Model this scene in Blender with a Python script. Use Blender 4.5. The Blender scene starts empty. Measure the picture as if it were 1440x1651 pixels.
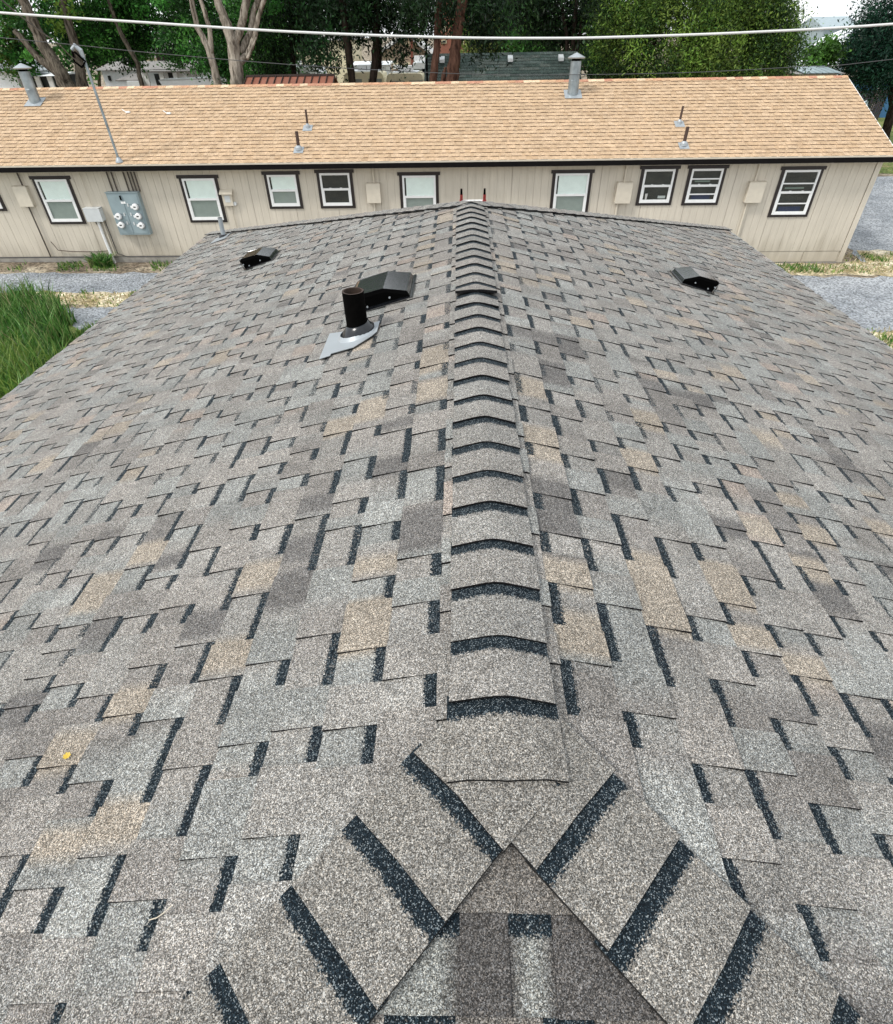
import bpy, math, random
import numpy as np
from mathutils import Vector, Matrix
random.seed(7); RNG = np.random.default_rng(7)
SC = bpy.context.scene
R = math.radians

# ------------------------------------------------------------------ camera
F, PITCH, YAW, ROLL, CX, CH = 907.774, R(40.2998), R(-1.6282), R(-0.9756), -0.1152, 1.3189
fw = Vector((math.sin(YAW)*math.cos(PITCH), math.cos(YAW)*math.cos(PITCH), -math.sin(PITCH)))
rt0 = Vector((math.cos(YAW), -math.sin(YAW), 0.0)); up0 = rt0.cross(fw)
rt = math.cos(ROLL)*rt0 + math.sin(ROLL)*up0
up = -math.sin(ROLL)*rt0 + math.cos(ROLL)*up0
CAM = Vector((CX, 0.0, CH))
cd = bpy.data.cameras.new('camera'); co = bpy.data.objects.new('camera', cd); SC.collection.objects.link(co)
cd.sensor_fit = 'HORIZONTAL'; cd.sensor_width = 36.0; cd.lens = F/1440*36.0
cd.clip_start = 0.05; cd.clip_end = 3000
m = Matrix(((rt.x, up.x, -fw.x, CAM.x), (rt.y, up.y, -fw.y, CAM.y), (rt.z, up.z, -fw.z, CAM.z), (0, 0, 0, 1)))
co.matrix_world = m; SC.camera = co

# ------------------------------------------------------------------ sky, sun, exposure (bright overcast day)
SUN_EL, SUN_AZ = R(50), R(-118)          # azimuth from +Y, negative = to the left
w = bpy.data.worlds.new("World"); SC.world = w; w.use_nodes = True
nt = w.node_tree; nt.nodes.clear()
out = nt.nodes.new('ShaderNodeOutputWorld'); bg = nt.nodes.new('ShaderNodeBackground'); bg.inputs['Strength'].default_value = 0.1
sky = nt.nodes.new('ShaderNodeTexSky'); sky.sky_type = 'NISHITA'; sky.sun_disc = False
sky.sun_elevation = SUN_EL; sky.sun_rotation = SUN_AZ; sky.air_density = 1.2; sky.dust_density = 2.0
tc = nt.nodes.new('ShaderNodeTexCoord'); mp = nt.nodes.new('ShaderNodeMapping'); mp.inputs['Scale'].default_value = (1, 1, 2.5)
nz = nt.nodes.new('ShaderNodeTexNoise'); nz.inputs['Scale'].default_value = 2.2; nz.inputs['Detail'].default_value = 5
cr = nt.nodes.new('ShaderNodeValToRGB')
cr.color_ramp.elements[0].position = 0.3; cr.color_ramp.elements[0].color = (8.2, 8.6, 9.0, 1)
cr.color_ramp.elements[1].position = 0.7; cr.color_ramp.elements[1].color = (11.5, 11.8, 12.0, 1)
mx = nt.nodes.new('ShaderNodeMix'); mx.data_type = 'RGBA'; mx.inputs[0].default_value = 0.86
L = nt.links.new
L(tc.outputs['Generated'], mp.inputs['Vector']); L(mp.outputs['Vector'], nz.inputs['Vector']); L(nz.outputs['Fac'], cr.inputs['Fac'])
L(sky.outputs[0], mx.inputs[6]); L(cr.outputs[0], mx.inputs[7]); L(mx.outputs[2], bg.inputs['Color']); L(bg.outputs[0], out.inputs[0])
sl = bpy.data.lights.new('sun', 'SUN'); sl.energy = 1.6; sl.angle = R(10); sl.color = (1.0, 0.96, 0.9)
so = bpy.data.objects.new('sun', sl); SC.collection.objects.link(so)
sd = Vector((math.sin(SUN_AZ)*math.cos(SUN_EL), math.cos(SUN_AZ)*math.cos(SUN_EL), math.sin(SUN_EL)))
so.rotation_euler = (-sd).to_track_quat('-Z', 'Y').to_euler(); so.location = (0, 0, 30)
SC.view_settings.view_transform = 'Standard'; SC.view_settings.look = 'None'
SC.view_settings.exposure = 0.66; SC.view_settings.gamma = 1.0; SC.view_settings.use_curve_mapping = False
SC.cycles.max_bounces = 6; SC.cycles.transparent_max_bounces = 12

def at(px, py, Y):
    """point seen at photo pixel px,py that stands Y metres ahead"""
    d = fw*F + rt*(px-720) - up*(py-825.5)
    return CAM + d*((Y-CAM.y)/d.y)
def proj(p):
    d = Vector(p)-CAM; z = d.dot(fw)
    if z < 0.05: return None
    return 720+F*d.dot(rt)/z, 825.5-F*d.dot(up)/z, z

# ------------------------------------------------------------------ materials
def newmat(name):
    m = bpy.data.materials.new(name); m.use_nodes = True
    n = m.node_tree.nodes; b = n['Principled BSDF']; return m, n, m.node_tree.links.new, b
def plain(name, col, rough=.6, metal=0.0, var=.12, scale=8.0, bump=0.0, spec=.5, coat=0):
    m, n, l, b = newmat(name)
    t = n.new('ShaderNodeTexCoord'); z = n.new('ShaderNodeTexNoise'); z.inputs['Scale'].default_value = scale; z.inputs['Detail'].default_value = 6
    l(t.outputs['Object'], z.inputs['Vector'])
    mr = n.new('ShaderNodeMapRange'); mr.inputs[1].default_value = .3; mr.inputs[2].default_value = .7
    mr.inputs[3].default_value = 1-var; mr.inputs[4].default_value = 1+var; l(z.outputs['Fac'], mr.inputs[0])
    v = n.new('ShaderNodeVectorMath'); v.operation = 'SCALE'; v.inputs[0].default_value = col[:3]; l(mr.outputs[0], v.inputs['Scale'])
    l(v.outputs[0], b.inputs['Base Color']); b.inputs['Roughness'].default_value = rough; b.inputs['Metallic'].default_value = metal
    b.inputs['Specular IOR Level'].default_value = spec
    if bump:
        bp = n.new('ShaderNodeBump'); bp.inputs['Strength'].default_value = bump; bp.inputs['Distance'].default_value = .02
        l(z.outputs['Fac'], bp.inputs['Height']); l(bp.outputs[0], b.inputs['Normal'])
    return m
def granule(name, grain, contrast=1.0, bandcol=(.0045, .0075, .010), soft=1.0):
    """mineral granules: colour attribute 'tint' rgb = blend colour, alpha = printed shadow band"""
    m, n, l, b = newmat(name)
    t = n.new('ShaderNodeTexCoord'); a = n.new('ShaderNodeAttribute'); a.attribute_name = 'tint'
    v1 = n.new('ShaderNodeTexVoronoi'); v1.inputs['Scale'].default_value = 1/grain; v1.inputs['Randomness'].default_value = 1
    v2 = n.new('ShaderNodeTexVoronoi'); v2.inputs['Scale'].default_value = .47/grain
    nb = n.new('ShaderNodeTexNoise'); nb.inputs['Scale'].default_value = 3.0; nb.inputs['Detail'].default_value = 4
    for q in (v1, v2, nb): l(t.outputs['Object'], q.inputs['Vector'])
    s1 = n.new('ShaderNodeSeparateColor'); l(v1.outputs['Color'], s1.inputs[0])
    s2 = n.new('ShaderNodeSeparateColor'); l(v2.outputs['Color'], s2.inputs[0])
    r1 = n.new('ShaderNodeValToRGB'); l(s1.outputs[0], r1.inputs[0]); e = r1.color_ramp.elements
    e[0].position = 0; e[0].color = (.07,)*3+(1,); e[1].position = 1; e[1].color = (2.5,)*3+(1,)
    x = r1.color_ramp.elements.new(.35); x.color = (.38,)*3+(1,); x = r1.color_ramp.elements.new(.75); x.color = (1.2,)*3+(1,)
    r2 = n.new('ShaderNodeMapRange'); r2.inputs[3].default_value = .72; r2.inputs[4].default_value = 1.32; l(s2.outputs[1], r2.inputs[0])
    r3 = n.new('ShaderNodeMapRange'); r3.inputs[1].default_value = .3; r3.inputs[2].default_value = .7; r3.inputs[3].default_value = .88; r3.inputs[4].default_value = 1.12; l(nb.outputs['Fac'], r3.inputs[0])
    nc = n.new('ShaderNodeTexNoise'); nc.inputs['Scale'].default_value = 26; nc.inputs['Detail'].default_value = 5; nc.inputs['Roughness'].default_value = .7; l(t.outputs['Object'], nc.inputs['Vector'])
    r4 = n.new('ShaderNodeMapRange'); r4.inputs[1].default_value = .3; r4.inputs[2].default_value = .7; r4.inputs[3].default_value = .84; r4.inputs[4].default_value = 1.14; l(nc.outputs['Fac'], r4.inputs[0])
    m0 = n.new('ShaderNodeMath'); m0.operation = 'MULTIPLY'; l(r3.outputs[0], m0.inputs[0]); l(r4.outputs[0], m0.inputs[1])
    mu = n.new('ShaderNodeMath'); mu.operation = 'MULTIPLY'; l(r2.outputs[0], mu.inputs[0]); l(m0.outputs[0], mu.inputs[1])
    mix1 = n.new('ShaderNodeMix'); mix1.data_type = 'FLOAT'; mix1.inputs[0].default_value = contrast; mix1.inputs[2].default_value = 1.0
    l(r1.outputs[0], mix1.inputs[3])
    mu2 = n.new('ShaderNodeMath'); mu2.operation = 'MULTIPLY'; l(mix1.outputs[0], mu2.inputs[0]); l(mu.outputs[0], mu2.inputs[1])
    # hue jitter of single granules
    hj = n.new('ShaderNodeMix'); hj.data_type = 'RGBA'; hj.inputs[6].default_value = (1.07, 1.0, .91, 1); hj.inputs[7].default_value = (.95, 1.0, 1.04, 1); l(s1.outputs[2], hj.inputs[0])
    vm0 = n.new('ShaderNodeVectorMath'); vm0.operation = 'MULTIPLY'; l(a.outputs['Color'], vm0.inputs[0]); l(hj.outputs[2], vm0.inputs[1])
    vm = n.new('ShaderNodeVectorMath'); vm.operation = 'SCALE'; l(vm0.outputs[0], vm.inputs[0]); l(mu2.outputs[0], vm.inputs['Scale'])
    # band
    bs = n.new('ShaderNodeMapRange'); bs.inputs[1].default_value = .0; bs.inputs[2].default_value = 1; bs.inputs[3].default_value = -.4; bs.inputs[4].default_value = .4; l(s2.outputs[0], bs.inputs[0])
    ad = n.new('ShaderNodeMath'); ad.operation = 'ADD'; l(a.outputs['Alpha'], ad.inputs[0]); l(bs.outputs[0], ad.inputs[1])
    st = n.new('ShaderNodeMapRange'); st.interpolation_type = 'SMOOTHSTEP'; st.inputs[1].default_value = .42; st.inputs[2].default_value = .62; l(ad.outputs[0], st.inputs[0])
    bw = n.new('ShaderNodeValToRGB'); l(s1.outputs[1], bw.inputs[0]); e = bw.color_ramp.elements
    e[0].position = .0; e[0].color = tuple(c*.6 for c in bandcol)+(1,); e[1].position = .99; e[1].color = (.22, .25, .26, 1)
    x = bw.color_ramp.elements.new(.6); x.color = tuple(c*1.5 for c in bandcol)+(1,); x = bw.color_ramp.elements.new(.86); x.color = tuple(c*4.5 for c in bandcol)+(1,)
    mb = n.new('ShaderNodeMix'); mb.data_type = 'RGBA'; l(st.outputs[0], mb.inputs[0]); l(vm.outputs[0], mb.inputs[6]); l(bw.outputs[0], mb.inputs[7])
    l(mb.outputs[2], b.inputs['Base Color']); b.inputs['Roughness'].default_value = .9; b.inputs['Specular IOR Level'].default_value = .12
    bp = n.new('ShaderNodeBump'); bp.inputs['Strength'].default_value = .55; bp.inputs['Distance'].default_value = .0016
    l(v1.outputs['Distance'], bp.inputs['Height']); bp.invert = True; l(bp.outputs[0], b.inputs['Normal'])
    return m
def attrmat(name, rough=.6, trans=0.0, spec=.3):
    m, n, l, b = newmat(name)
    a = n.new('ShaderNodeAttribute'); a.attribute_name = 'tint'; l(a.outputs['Color'], b.inputs['Base Color'])
    b.inputs['Roughness'].default_value = rough; b.inputs['Specular IOR Level'].default_value = spec
    if trans:
        tr = n.new('ShaderNodeBsdfTranslucent'); ms = n.new('ShaderNodeMixShader'); ms.inputs[0].default_value = trans
        l(a.outputs['Color'], tr.inputs['Color']); l(b.outputs[0], ms.inputs[1]); l(tr.outputs[0], ms.inputs[2])
        l(ms.outputs[0], n['Material Output'].inputs[0])
    return m
def speckled(name, c1, c2, c3, s1, s2, bump=.5, rough=.95):
    """three colour ground: patches by large noise, stones by fine noise"""
    m, n, l, b = newmat(name)
    t = n.new('ShaderNodeTexCoord')
    a = n.new('ShaderNodeTexNoise'); a.inputs['Scale'].default_value = s1; a.inputs['Detail'].default_value = 8; a.inputs['Roughness'].default_value = .65
    v = n.new('ShaderNodeTexVoronoi'); v.inputs['Scale'].default_value = s2
    for q in (a, v): l(t.outputs['Object'], q.inputs['Vector'])
    r = n.new('ShaderNodeValToRGB'); l(a.outputs['Fac'], r.inputs[0]); e = r.color_ramp.elements
    e[0].position = .36; e[0].color = c1+(1,); e[1].position = .64; e[1].color = c3+(1,); x = e.new(.5); x.color = c2+(1,)
    sp = n.new('ShaderNodeSeparateColor'); l(v.outputs['Color'], sp.inputs[0])
    mr = n.new('ShaderNodeMapRange'); mr.inputs[3].default_value = .45; mr.inputs[4].default_value = 1.65; l(sp.outputs[0], mr.inputs[0])
    vm = n.new('ShaderNodeVectorMath'); vm.operation = 'SCALE'; l(r.outputs[0], vm.inputs[0]); l(mr.outputs[0], vm.inputs['Scale'])
    l(vm.outputs[0], b.inputs['Base Color']); b.inputs['Roughness'].default_value = rough; b.inputs['Specular IOR Level'].default_value = .15
    bp = n.new('ShaderNodeBump'); bp.inputs['Strength'].default_value = bump; bp.inputs['Distance'].default_value = .03; bp.invert = True
    l(v.outputs['Distance'], bp.inputs['Height']); l(bp.outputs[0], b.inputs['Normal'])
    return m
def bark(name, c1, c2, scale=3.0):
    m, n, l, b = newmat(name)
    t = n.new('ShaderNodeTexCoord'); mp = n.new('ShaderNodeMapping'); mp.inputs['Scale'].default_value = (3.2, 3.2, .6)
    a = n.new('ShaderNodeTexNoise'); a.inputs['Scale'].default_value = scale; a.inputs['Detail'].default_value = 8; a.inputs['Roughness'].default_value = .7
    l(t.outputs['Object'], mp.inputs[0]); l(mp.outputs[0], a.inputs['Vector'])
    r = n.new('ShaderNodeValToRGB'); l(a.outputs['Fac'], r.inputs[0]); e = r.color_ramp.elements
    e[0].position = .38; e[0].color = c1+(1,); e[1].position = .62; e[1].color = c2+(1,)
    l(r.outputs[0], b.inputs['Base Color']); b.inputs['Roughness'].default_value = .95; b.inputs['Specular IOR Level'].default_value = .1
    bp = n.new('ShaderNodeBump'); bp.inputs['Strength'].default_value = 1; bp.inputs['Distance'].default_value = .08
    l(a.outputs['Fac'], bp.inputs['Height']); l(bp.outputs[0], b.inputs['Normal'])
    return m
def siding_mat():
    m, n, l, b = newmat('painted_siding')
    t = n.new('ShaderNodeTexCoord'); mp = n.new('ShaderNodeMapping'); mp.inputs['Scale'].default_value = (22, 22, .9)
    a = n.new('ShaderNodeTexNoise'); a.inputs['Scale'].default_value = 2.0; a.inputs['Detail'].default_value = 6
    l(t.outputs['Object'], mp.inputs[0]); l(mp.outputs[0], a.inputs['Vector'])
    c = n.new('ShaderNodeTexNoise'); c.inputs['Scale'].default_value = 1.1; c.inputs['Detail'].default_value = 5; l(t.outputs['Object'], c.inputs['Vector'])
    at_ = n.new('ShaderNodeAttribute'); at_.attribute_name = 'tint'
    r = n.new('ShaderNodeMapRange'); r.inputs[1].default_value = .3; r.inputs[2].default_value = .75; r.inputs[3].default_value = .9; r.inputs[4].default_value = 1.05; l(a.outputs['Fac'], r.inputs[0])
    r2 = n.new('ShaderNodeMapRange'); r2.inputs[1].default_value = .3; r2.inputs[2].default_value = .7; r2.inputs[3].default_value = .92; r2.inputs[4].default_value = 1.04; l(c.outputs['Fac'], r2.inputs[0])
    mu = n.new('ShaderNodeMath'); mu.operation = 'MULTIPLY'; l(r.outputs[0], mu.inputs[0]); l(r2.outputs[0], mu.inputs[1])
    vm = n.new('ShaderNodeVectorMath'); vm.operation = 'SCALE'; l(at_.outputs['Color'], vm.inputs[0]); l(mu.outputs[0], vm.inputs['Scale'])
    sx = n.new('ShaderNodeSeparateXYZ'); l(t.outputs['Object'], sx.inputs[0])
    dn = n.new('ShaderNodeTexNoise'); dn.inputs['Scale'].default_value = 1.0; dn.inputs['Detail'].default_value = 7; dm = n.new('ShaderNodeMapping'); dm.inputs['Scale'].default_value = (5, 5, .7); l(t.outputs['Object'], dm.inputs[0]); l(dm.outputs[0], dn.inputs['Vector'])
    zr_ = n.new('ShaderNodeMapRange'); zr_.inputs[1].default_value = 1.3; zr_.inputs[2].default_value = .0; zr_.inputs[3].default_value = -.12; zr_.inputs[4].default_value = .42; l(sx.outputs[2], zr_.inputs[0])
    da = n.new('ShaderNodeMath'); da.operation = 'ADD'; l(dn.outputs['Fac'], da.inputs[0]); l(zr_.outputs[0], da.inputs[1])
    ds = n.new('ShaderNodeMapRange'); ds.interpolation_type = 'SMOOTHSTEP'; ds.inputs[1].default_value = .52; ds.inputs[2].default_value = .95; ds.inputs[4].default_value = .5; l(da.outputs[0], ds.inputs[0])
    dx = n.new('ShaderNodeMix'); dx.data_type = 'RGBA'; l(ds.outputs[0], dx.inputs[0]); l(vm.outputs[0], dx.inputs[6]); dx.inputs[7].default_value = (.30, .26, .20, 1)
    l(dx.outputs[2], b.inputs['Base Color']); b.inputs['Roughness'].default_value = .75; b.inputs['Specular IOR Level'].default_value = .2
    bp = n.new('ShaderNodeBump'); bp.inputs['Strength'].default_value = .25; bp.inputs['Distance'].default_value = .01; l(a.outputs['Fac'], bp.inputs['Height']); l(bp.outputs[0], b.inputs['Normal'])
    return m
def glass_mat():
    m = bpy.data.materials.new('window_glass'); m.use_nodes = True; n = m.node_tree.nodes; l = m.node_tree.links.new; n.clear()
    o = n.new('ShaderNodeOutputMaterial'); tr = n.new('ShaderNodeBsdfTransparent'); gl = n.new('ShaderNodeBsdfGlossy'); gl.inputs['Roughness'].default_value = .03
    lw = n.new('ShaderNodeLayerWeight'); lw.inputs[0].default_value = .5; pw = n.new('ShaderNodeMath'); pw.operation = 'POWER'; pw.inputs[1].default_value = 4.0; l(lw.outputs['Facing'], pw.inputs[0])
    fr = n.new('ShaderNodeMath'); fr.operation = 'MULTIPLY_ADD'; fr.inputs[1].default_value = .7; fr.inputs[2].default_value = .05; l(pw.outputs[0], fr.inputs[0]); ms = n.new('ShaderNodeMixShader')
    tr.inputs['Color'].default_value = (.96, .99, .975, 1); l(fr.outputs[0], ms.inputs[0]); l(tr.outputs[0], ms.inputs[1]); l(gl.outputs[0], ms.inputs[2]); l(ms.outputs[0], o.inputs[0])
    return m

M = dict(
    shingle=granule('grey_shingle_granules', .0020, .86),
    tanroof=granule('tan_shingle_granules', .006, .35),
    farroof=granule('green_shingle_granules', .02, .4),
    siding=siding_mat(), glass=glass_mat(), attr=attrmat('painted_surface', .6),
    leaf=attrmat('leaf', .55, .35), grass=attrmat('grass_blade', .5, .3),
    deck=plain('roof_underlay', (.03, .03, .032), .95),
    white=plain('white_vinyl', (.8, .8, .79), .35, var=.04), trim=plain('dark_brown_trim', (.016, .010, .009), .5, var=.2),
    gutter=plain('dark_gutter', (.006, .005, .005), .8, var=.2, spec=.1), beige=plain('beige_paint', (.58, .525, .43), .6, var=.05),
    greybox=plain('grey_enamel', (.25, .315, .335), .4, var=.1, scale=3), lightbox=plain('light_grey_enamel', (.55, .57, .57), .4, var=.05),
    void=plain('shadowy_opening', (.002, .002, .002), .9, spec=.02),
    siding_shade=plain('conduit_shadow_tone', (.07, .055, .045), .6),  # beige conduits coloured dark, standing in for the shadow lines beside them
    galv=plain('galvanised_steel', (.26, .30, .32), .38, .6, var=.3, scale=5), galvflash=plain('aluminium_flashing', (.33, .36, .38), .42, .3, var=.06, scale=6),
    black=plain('black_pipe', (.0022, .002, .0019), .9, var=.3, scale=30, spec=.03), pipeend=plain('rusty_pipe_inside', (.035, .02, .013), .8, var=.3, scale=30),
    gloss=plain('glossy_black_metal', (.006, .007, .009), .17, 0, var=.2, scale=12, spec=1.0),
    rubber=plain('black_rubber', (.006, .008, .011), .22, var=.2), brown=plain('brown_pipe', (.055, .03, .022), .6, var=.3, scale=20),
    wire=plain('grey_insulated_cable', (.62, .62, .60), .4, var=.05), darkwire=plain('dark_cable', (.05, .05, .05), .6),
    concrete=plain('concrete', (.33, .31, .28), .9, var=.2, scale=6, bump=.3),
    blindm=plain('pale_window_blind', (.82, .88, .85), .7, var=.04), screen=plain('insect_screen', (.27, .30, .28), .8, var=.06),
    interior=plain('dark_interior', (.012, .015, .014), .6, var=.5, scale=2), red=plain('red_fibreglass', (.30, .035, .03), .45, var=.2),
    copper=plain('copper_red_metal', (.26, .105, .07), .45, var=.12, scale=2), brick=plain('red_brick', (.23, .075, .05), .9, var=.25, scale=10, bump=.3),
    navy=plain('blue_metal', (.03, .12, .25), .5, var=.1), ember=plain('dark_brown_boards', (.035, .022, .018), .8, var=.3, scale=3),
    cream=plain('cream_paint', (.80, .72, .50), .7, var=.06), tanw=plain('tan_render', (.45, .37, .28), .8, var=.06), redbrown=plain('red_brown_render', (.30, .12, .08), .8, var=.1),
    palewall=plain('white_metal_siding', (.84, .87, .88), .5, var=.05), greyroof=plain('grey_roof', (.22, .21, .20), .9, var=.2, scale=2),
    gravel=speckled('gravel', (.17, .185, .20), (.235, .25, .265), (.30, .315, .33), .55, 26, .8),
    earth=speckled('earth', (.12, .095, .07), (.20, .165, .12), (.33, .29, .22), .9, 14, .6),
    straw=speckled('straw', (.24, .19, .10), (.40, .34, .22), (.58, .52, .40), 1.6, 18, .6),
    turf=speckled('turf', (.07, .10, .025), (.12, .15, .045), (.22, .20, .09), 1.2, 16, .5),
    barkA=bark('furrowed_bark', (.03, .024, .018), (.22, .19, .15)), barkP=bark('pale_bark', (.07, .055, .042), (.44, .395, .33), 2.2),
    barkR=bark('reddish_bark', (.03, .016, .012), (.13, .07, .05)), barkD=bark('dark_bark', (.012, .009, .007), (.05, .036, .028)),
)

# ------------------------------------------------------------------ mesh builder
M['gloss'].node_tree.nodes['Principled BSDF'].inputs['IOR'].default_value = 2.1
WL = {}
def link(o, parent=None):
    SC.collection.objects.link(o)
    if parent is not None: o.parent = parent
    return o
def tag(o, label=None, cat=None, group=None, kind=None):
    if label: o['label'] = label
    if cat: o['category'] = cat
    if group: o['group'] = group
    if kind: o['kind'] = kind
    return o
def thing(name, loc, label, cat, group=None):
    o = bpy.data.objects.new(name, None); link(o); o.location = loc; o.empty_display_size = .3; WL[o.name] = Vector(loc)
    return tag(o, label, cat, group)
def wloc(o): return WL.get(o.name, Vector((0, 0, 0))) if o is not None else Vector((0, 0, 0))
class MB:
    def __init__(s): s.v = []; s.f = []; s.c = []; s.m = []
    def face(s, pts, col=(.5, .5, .5, 0), mat=0):
        i = len(s.v); s.v += [tuple(p) for p in pts]; s.f.append(tuple(range(i, i+len(pts))))
        if not isinstance(col[0], (tuple, list)): col = [col]*len(pts)
        s.c += [c if len(c) == 4 else (*c, 0) for c in col]; s.m.append(mat)
    def box(s, a, b, col=(.5, .5, .5, 0), mat=0, M4=None):
        (x0, y0, z0), (x1, y1, z1) = a, b
        p = [Vector(q) for q in ((x0, y0, z0), (x1, y0, z0), (x1, y1, z0), (x0, y1, z0), (x0, y0, z1), (x1, y0, z1), (x1, y1, z1), (x0, y1, z1))]
        if M4 is not None: p = [M4 @ q for q in p]
        for f in ((0, 3, 2, 1), (4, 5, 6, 7), (0, 1, 5, 4), (1, 2, 6, 5), (2, 3, 7, 6), (3, 0, 4, 7)): s.face([p[k] for k in f], col, mat)
    def prism(s, poly, vec, col=(.5, .5, .5, 0), mat=0):
        poly = [Vector(p) for p in poly]; v = Vector(vec); q = [p+v for p in poly]; n = len(poly)
        s.face(poly[::-1], col, mat); s.face(q, col, mat)
        for k in range(n): s.face([poly[k], poly[(k+1) % n], q[(k+1) % n], q[k]], col, mat)
    def tube(s, pts, rad, n=8, col=(.5, .5, .5, 0), mat=0, cap=True, wob=0):
        pts = [Vector(p) for p in pts]
        if not hasattr(rad, '__len__'): rad = [rad]*len(pts)
        rings = []
        a = None
        for k, p in enumerate(pts):
            d = (pts[min(k+1, len(pts)-1)]-pts[max(k-1, 0)]).normalized()
            if a is None: a = d.orthogonal().normalized()
            a = (a-d*a.dot(d)).normalized(); b = d.cross(a)
            rings.append([p+(a*math.cos(2*math.pi*j/n)+b*math.sin(2*math.pi*j/n))*rad[k]*(1+wob*(random.random()-.5)) for j in range(n)])
        for k in range(len(rings)-1):
            for j in range(n): s.face([rings[k][j], rings[k][(j+1) % n], rings[k+1][(j+1) % n], rings[k+1][j]], col, mat)
        if cap: s.face(rings[0][::-1], col, mat); s.face(rings[-1], col, mat)
    def build(s, name, mats, parent=None, smooth=False, label=None, kind=None, weld=False):
        me = bpy.data.meshes.new(name)
        o3 = wloc(parent)
        v = np.array(s.v, dtype=np.float64).reshape(-1, 3)-np.array(o3)
        me.from_pydata(v.tolist(), [], s.f)
        if not isinstance(mats, (list, tuple)): mats = [mats]
        for mt in mats: me.materials.append(mt)
        if any(s.m): me.polygons.foreach_set('material_index', s.m)
        ca = me.color_attributes.new('tint', 'FLOAT_COLOR', 'CORNER')
        ca.data.foreach_set('color', np.array(s.c, dtype=np.float32).ravel())
        if weld or smooth:
            import bmesh
            bm = bmesh.new(); bm.from_mesh(me); bmesh.ops.remove_doubles(bm, verts=bm.verts, dist=1e-5); bm.to_mesh(me); bm.free()
        if smooth:
            me.polygons.foreach_set('use_smooth', [True]*len(me.polygons))
        o = bpy.data.objects.new(name, me); link(o, parent)
        WL[o.name] = o3 if parent is not None else Vector((0, 0, 0))
        return tag(o, label, None, None, kind)

# ------------------------------------------------------------------ grey hipped roof
S = .3021; AL = math.atan(S); CA, SA = math.cos(AL), math.sin(AL)
YN, YF, XE, RIDGE_Y0, EXPO = .69, 6.49, 4.714, .7925, .1655
QE = XE/CA
def roofz(x, y): return -S*max(abs(x), YN-y, y-YF, 0)
def PL(side):
    if side == 'L': return lambda u, q, h: Vector((-q*CA-h*SA, u, -q*SA+h*CA))
    if side == 'R': return lambda u, q, h: Vector((q*CA+h*SA, u, -q*SA+h*CA))
    if side == 'N': return lambda u, q, h: Vector((u, YN-q*CA-h*SA, -q*SA+h*CA))
    return lambda u, q, h: Vector((u, YF+q*CA+h*SA, -q*SA+h*CA))
def lim(side, q):
    c = q*CA
    return (YN-c, YF+c) if side in 'LR' else (-c, c)
GAPS = {'L': [(1,.812,.915),(1,1.053,1.185),(1,1.293,1.399),(1,1.69,1.92),(2,.678,.785),(2,.919,1.04),(2,1.234,1.338),(2,1.516,1.623),(2,1.757,1.954),(2,2.011,2.292),(3,.429,.527),(3,.704,.807),(3,.937,1.129),(3,1.434,1.654),(3,1.723,1.827),(3,1.951,2.128),(4,.199,.241),(4,.379,.494),(4,.687,.784),(4,.964,1.059),(4,1.45,1.775),(4,1.912,2.086),(4,2.208,2.422),(5,.314,.415),(5,.553,.739),(5,.861,1.03),(5,1.172,1.385),(6,.177,.231),(6,.35,.525),(6,.654,.91),(6,1.031,1.196),(6,1.338,1.558),(6,1.714,1.82),(6,1.959,2.074),(7,.364,.463),(7,.634,.737),(7,.873,.952),(7,1.04,1.139),(7,1.314,1.408),(7,1.553,1.729),(7,2.032,2.246),(8,.36,.553),(8,.715,.804),(8,.946,1.049),(8,1.305,1.4),(8,1.525,1.606),(8,1.64,1.927),(8,2.059,2.229),(8,2.364,2.617),(9,.755,.854),(9,1.024,1.121),(9,1.254,1.427),(9,1.561,1.711),(9,1.863,2.077),(10,.994,1.062),(10,1.109,1.184),(10,1.222,1.3),(10,1.353,1.424),(10,1.882,1.976),(10,2.106,2.28),(11,1.364,1.459),(11,1.56,1.75),(11,1.878,1.998),(11,2.142,2.245),(12,1.466,1.558),(12,1.698,1.816),(12,1.903,2.029),(13,1.497,1.611)],
 'R': [(1,.791,.965),(1,1.091,1.264),(1,1.407,1.513),(1,1.637,1.736),(1,1.998,2.098),(2,.729,.831),(2,.993,1.218),(2,1.362,1.528),(2,1.656,1.825),(2,1.967,2.075),(3,.391,.489),(3,.612,.712),(3,.94,1.164),(3,1.463,1.722),(3,1.853,2.032),(4,.309,.412),(4,.548,.72),(4,.842,.999),(4,1.14,1.248),(4,1.42,1.637),(4,1.936,2.114),(4,2.261,2.36),(5,.24,.281),(5,.533,.655),(5,.799,.898),(5,1.039,1.14),(5,1.245,1.349),(5,1.555,1.658),(5,1.918,2.026),(5,2.174,2.271),(5,2.415,2.58),(6,.501,.6),(6,.74,.836),(6,.933,1.08),(6,1.188,1.287),(6,1.421,1.525),(6,1.712,1.815),(6,2.032,2.122),(6,2.303,2.446),(6,2.555,2.658),(7,.707,.769),(7,.893,1.044),(7,1.189,1.287),(7,1.495,1.772),(7,1.971,2.214),(7,2.327,2.414),(7,2.553,2.653),(8,.957,1.054),(8,1.304,1.407),(8,1.528,1.67),(8,1.801,1.907),(8,2.013,2.106),(8,2.307,2.412),(9,1.278,1.372),(9,1.549,1.639),(9,1.734,1.879),(9,1.988,2.073),(9,2.225,2.311),(10,1.437,1.587),(10,1.732,1.825),(10,1.88,2.097),(10,2.285,2.389),(10,2.956,3.218)],
 'N': [(1,-9,-8),(2,-.34,-.112),(2,-.011,.08),(2,.30,.42),(3,-.26,-.12),(3,.05,.15)], 'F': []}
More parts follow.
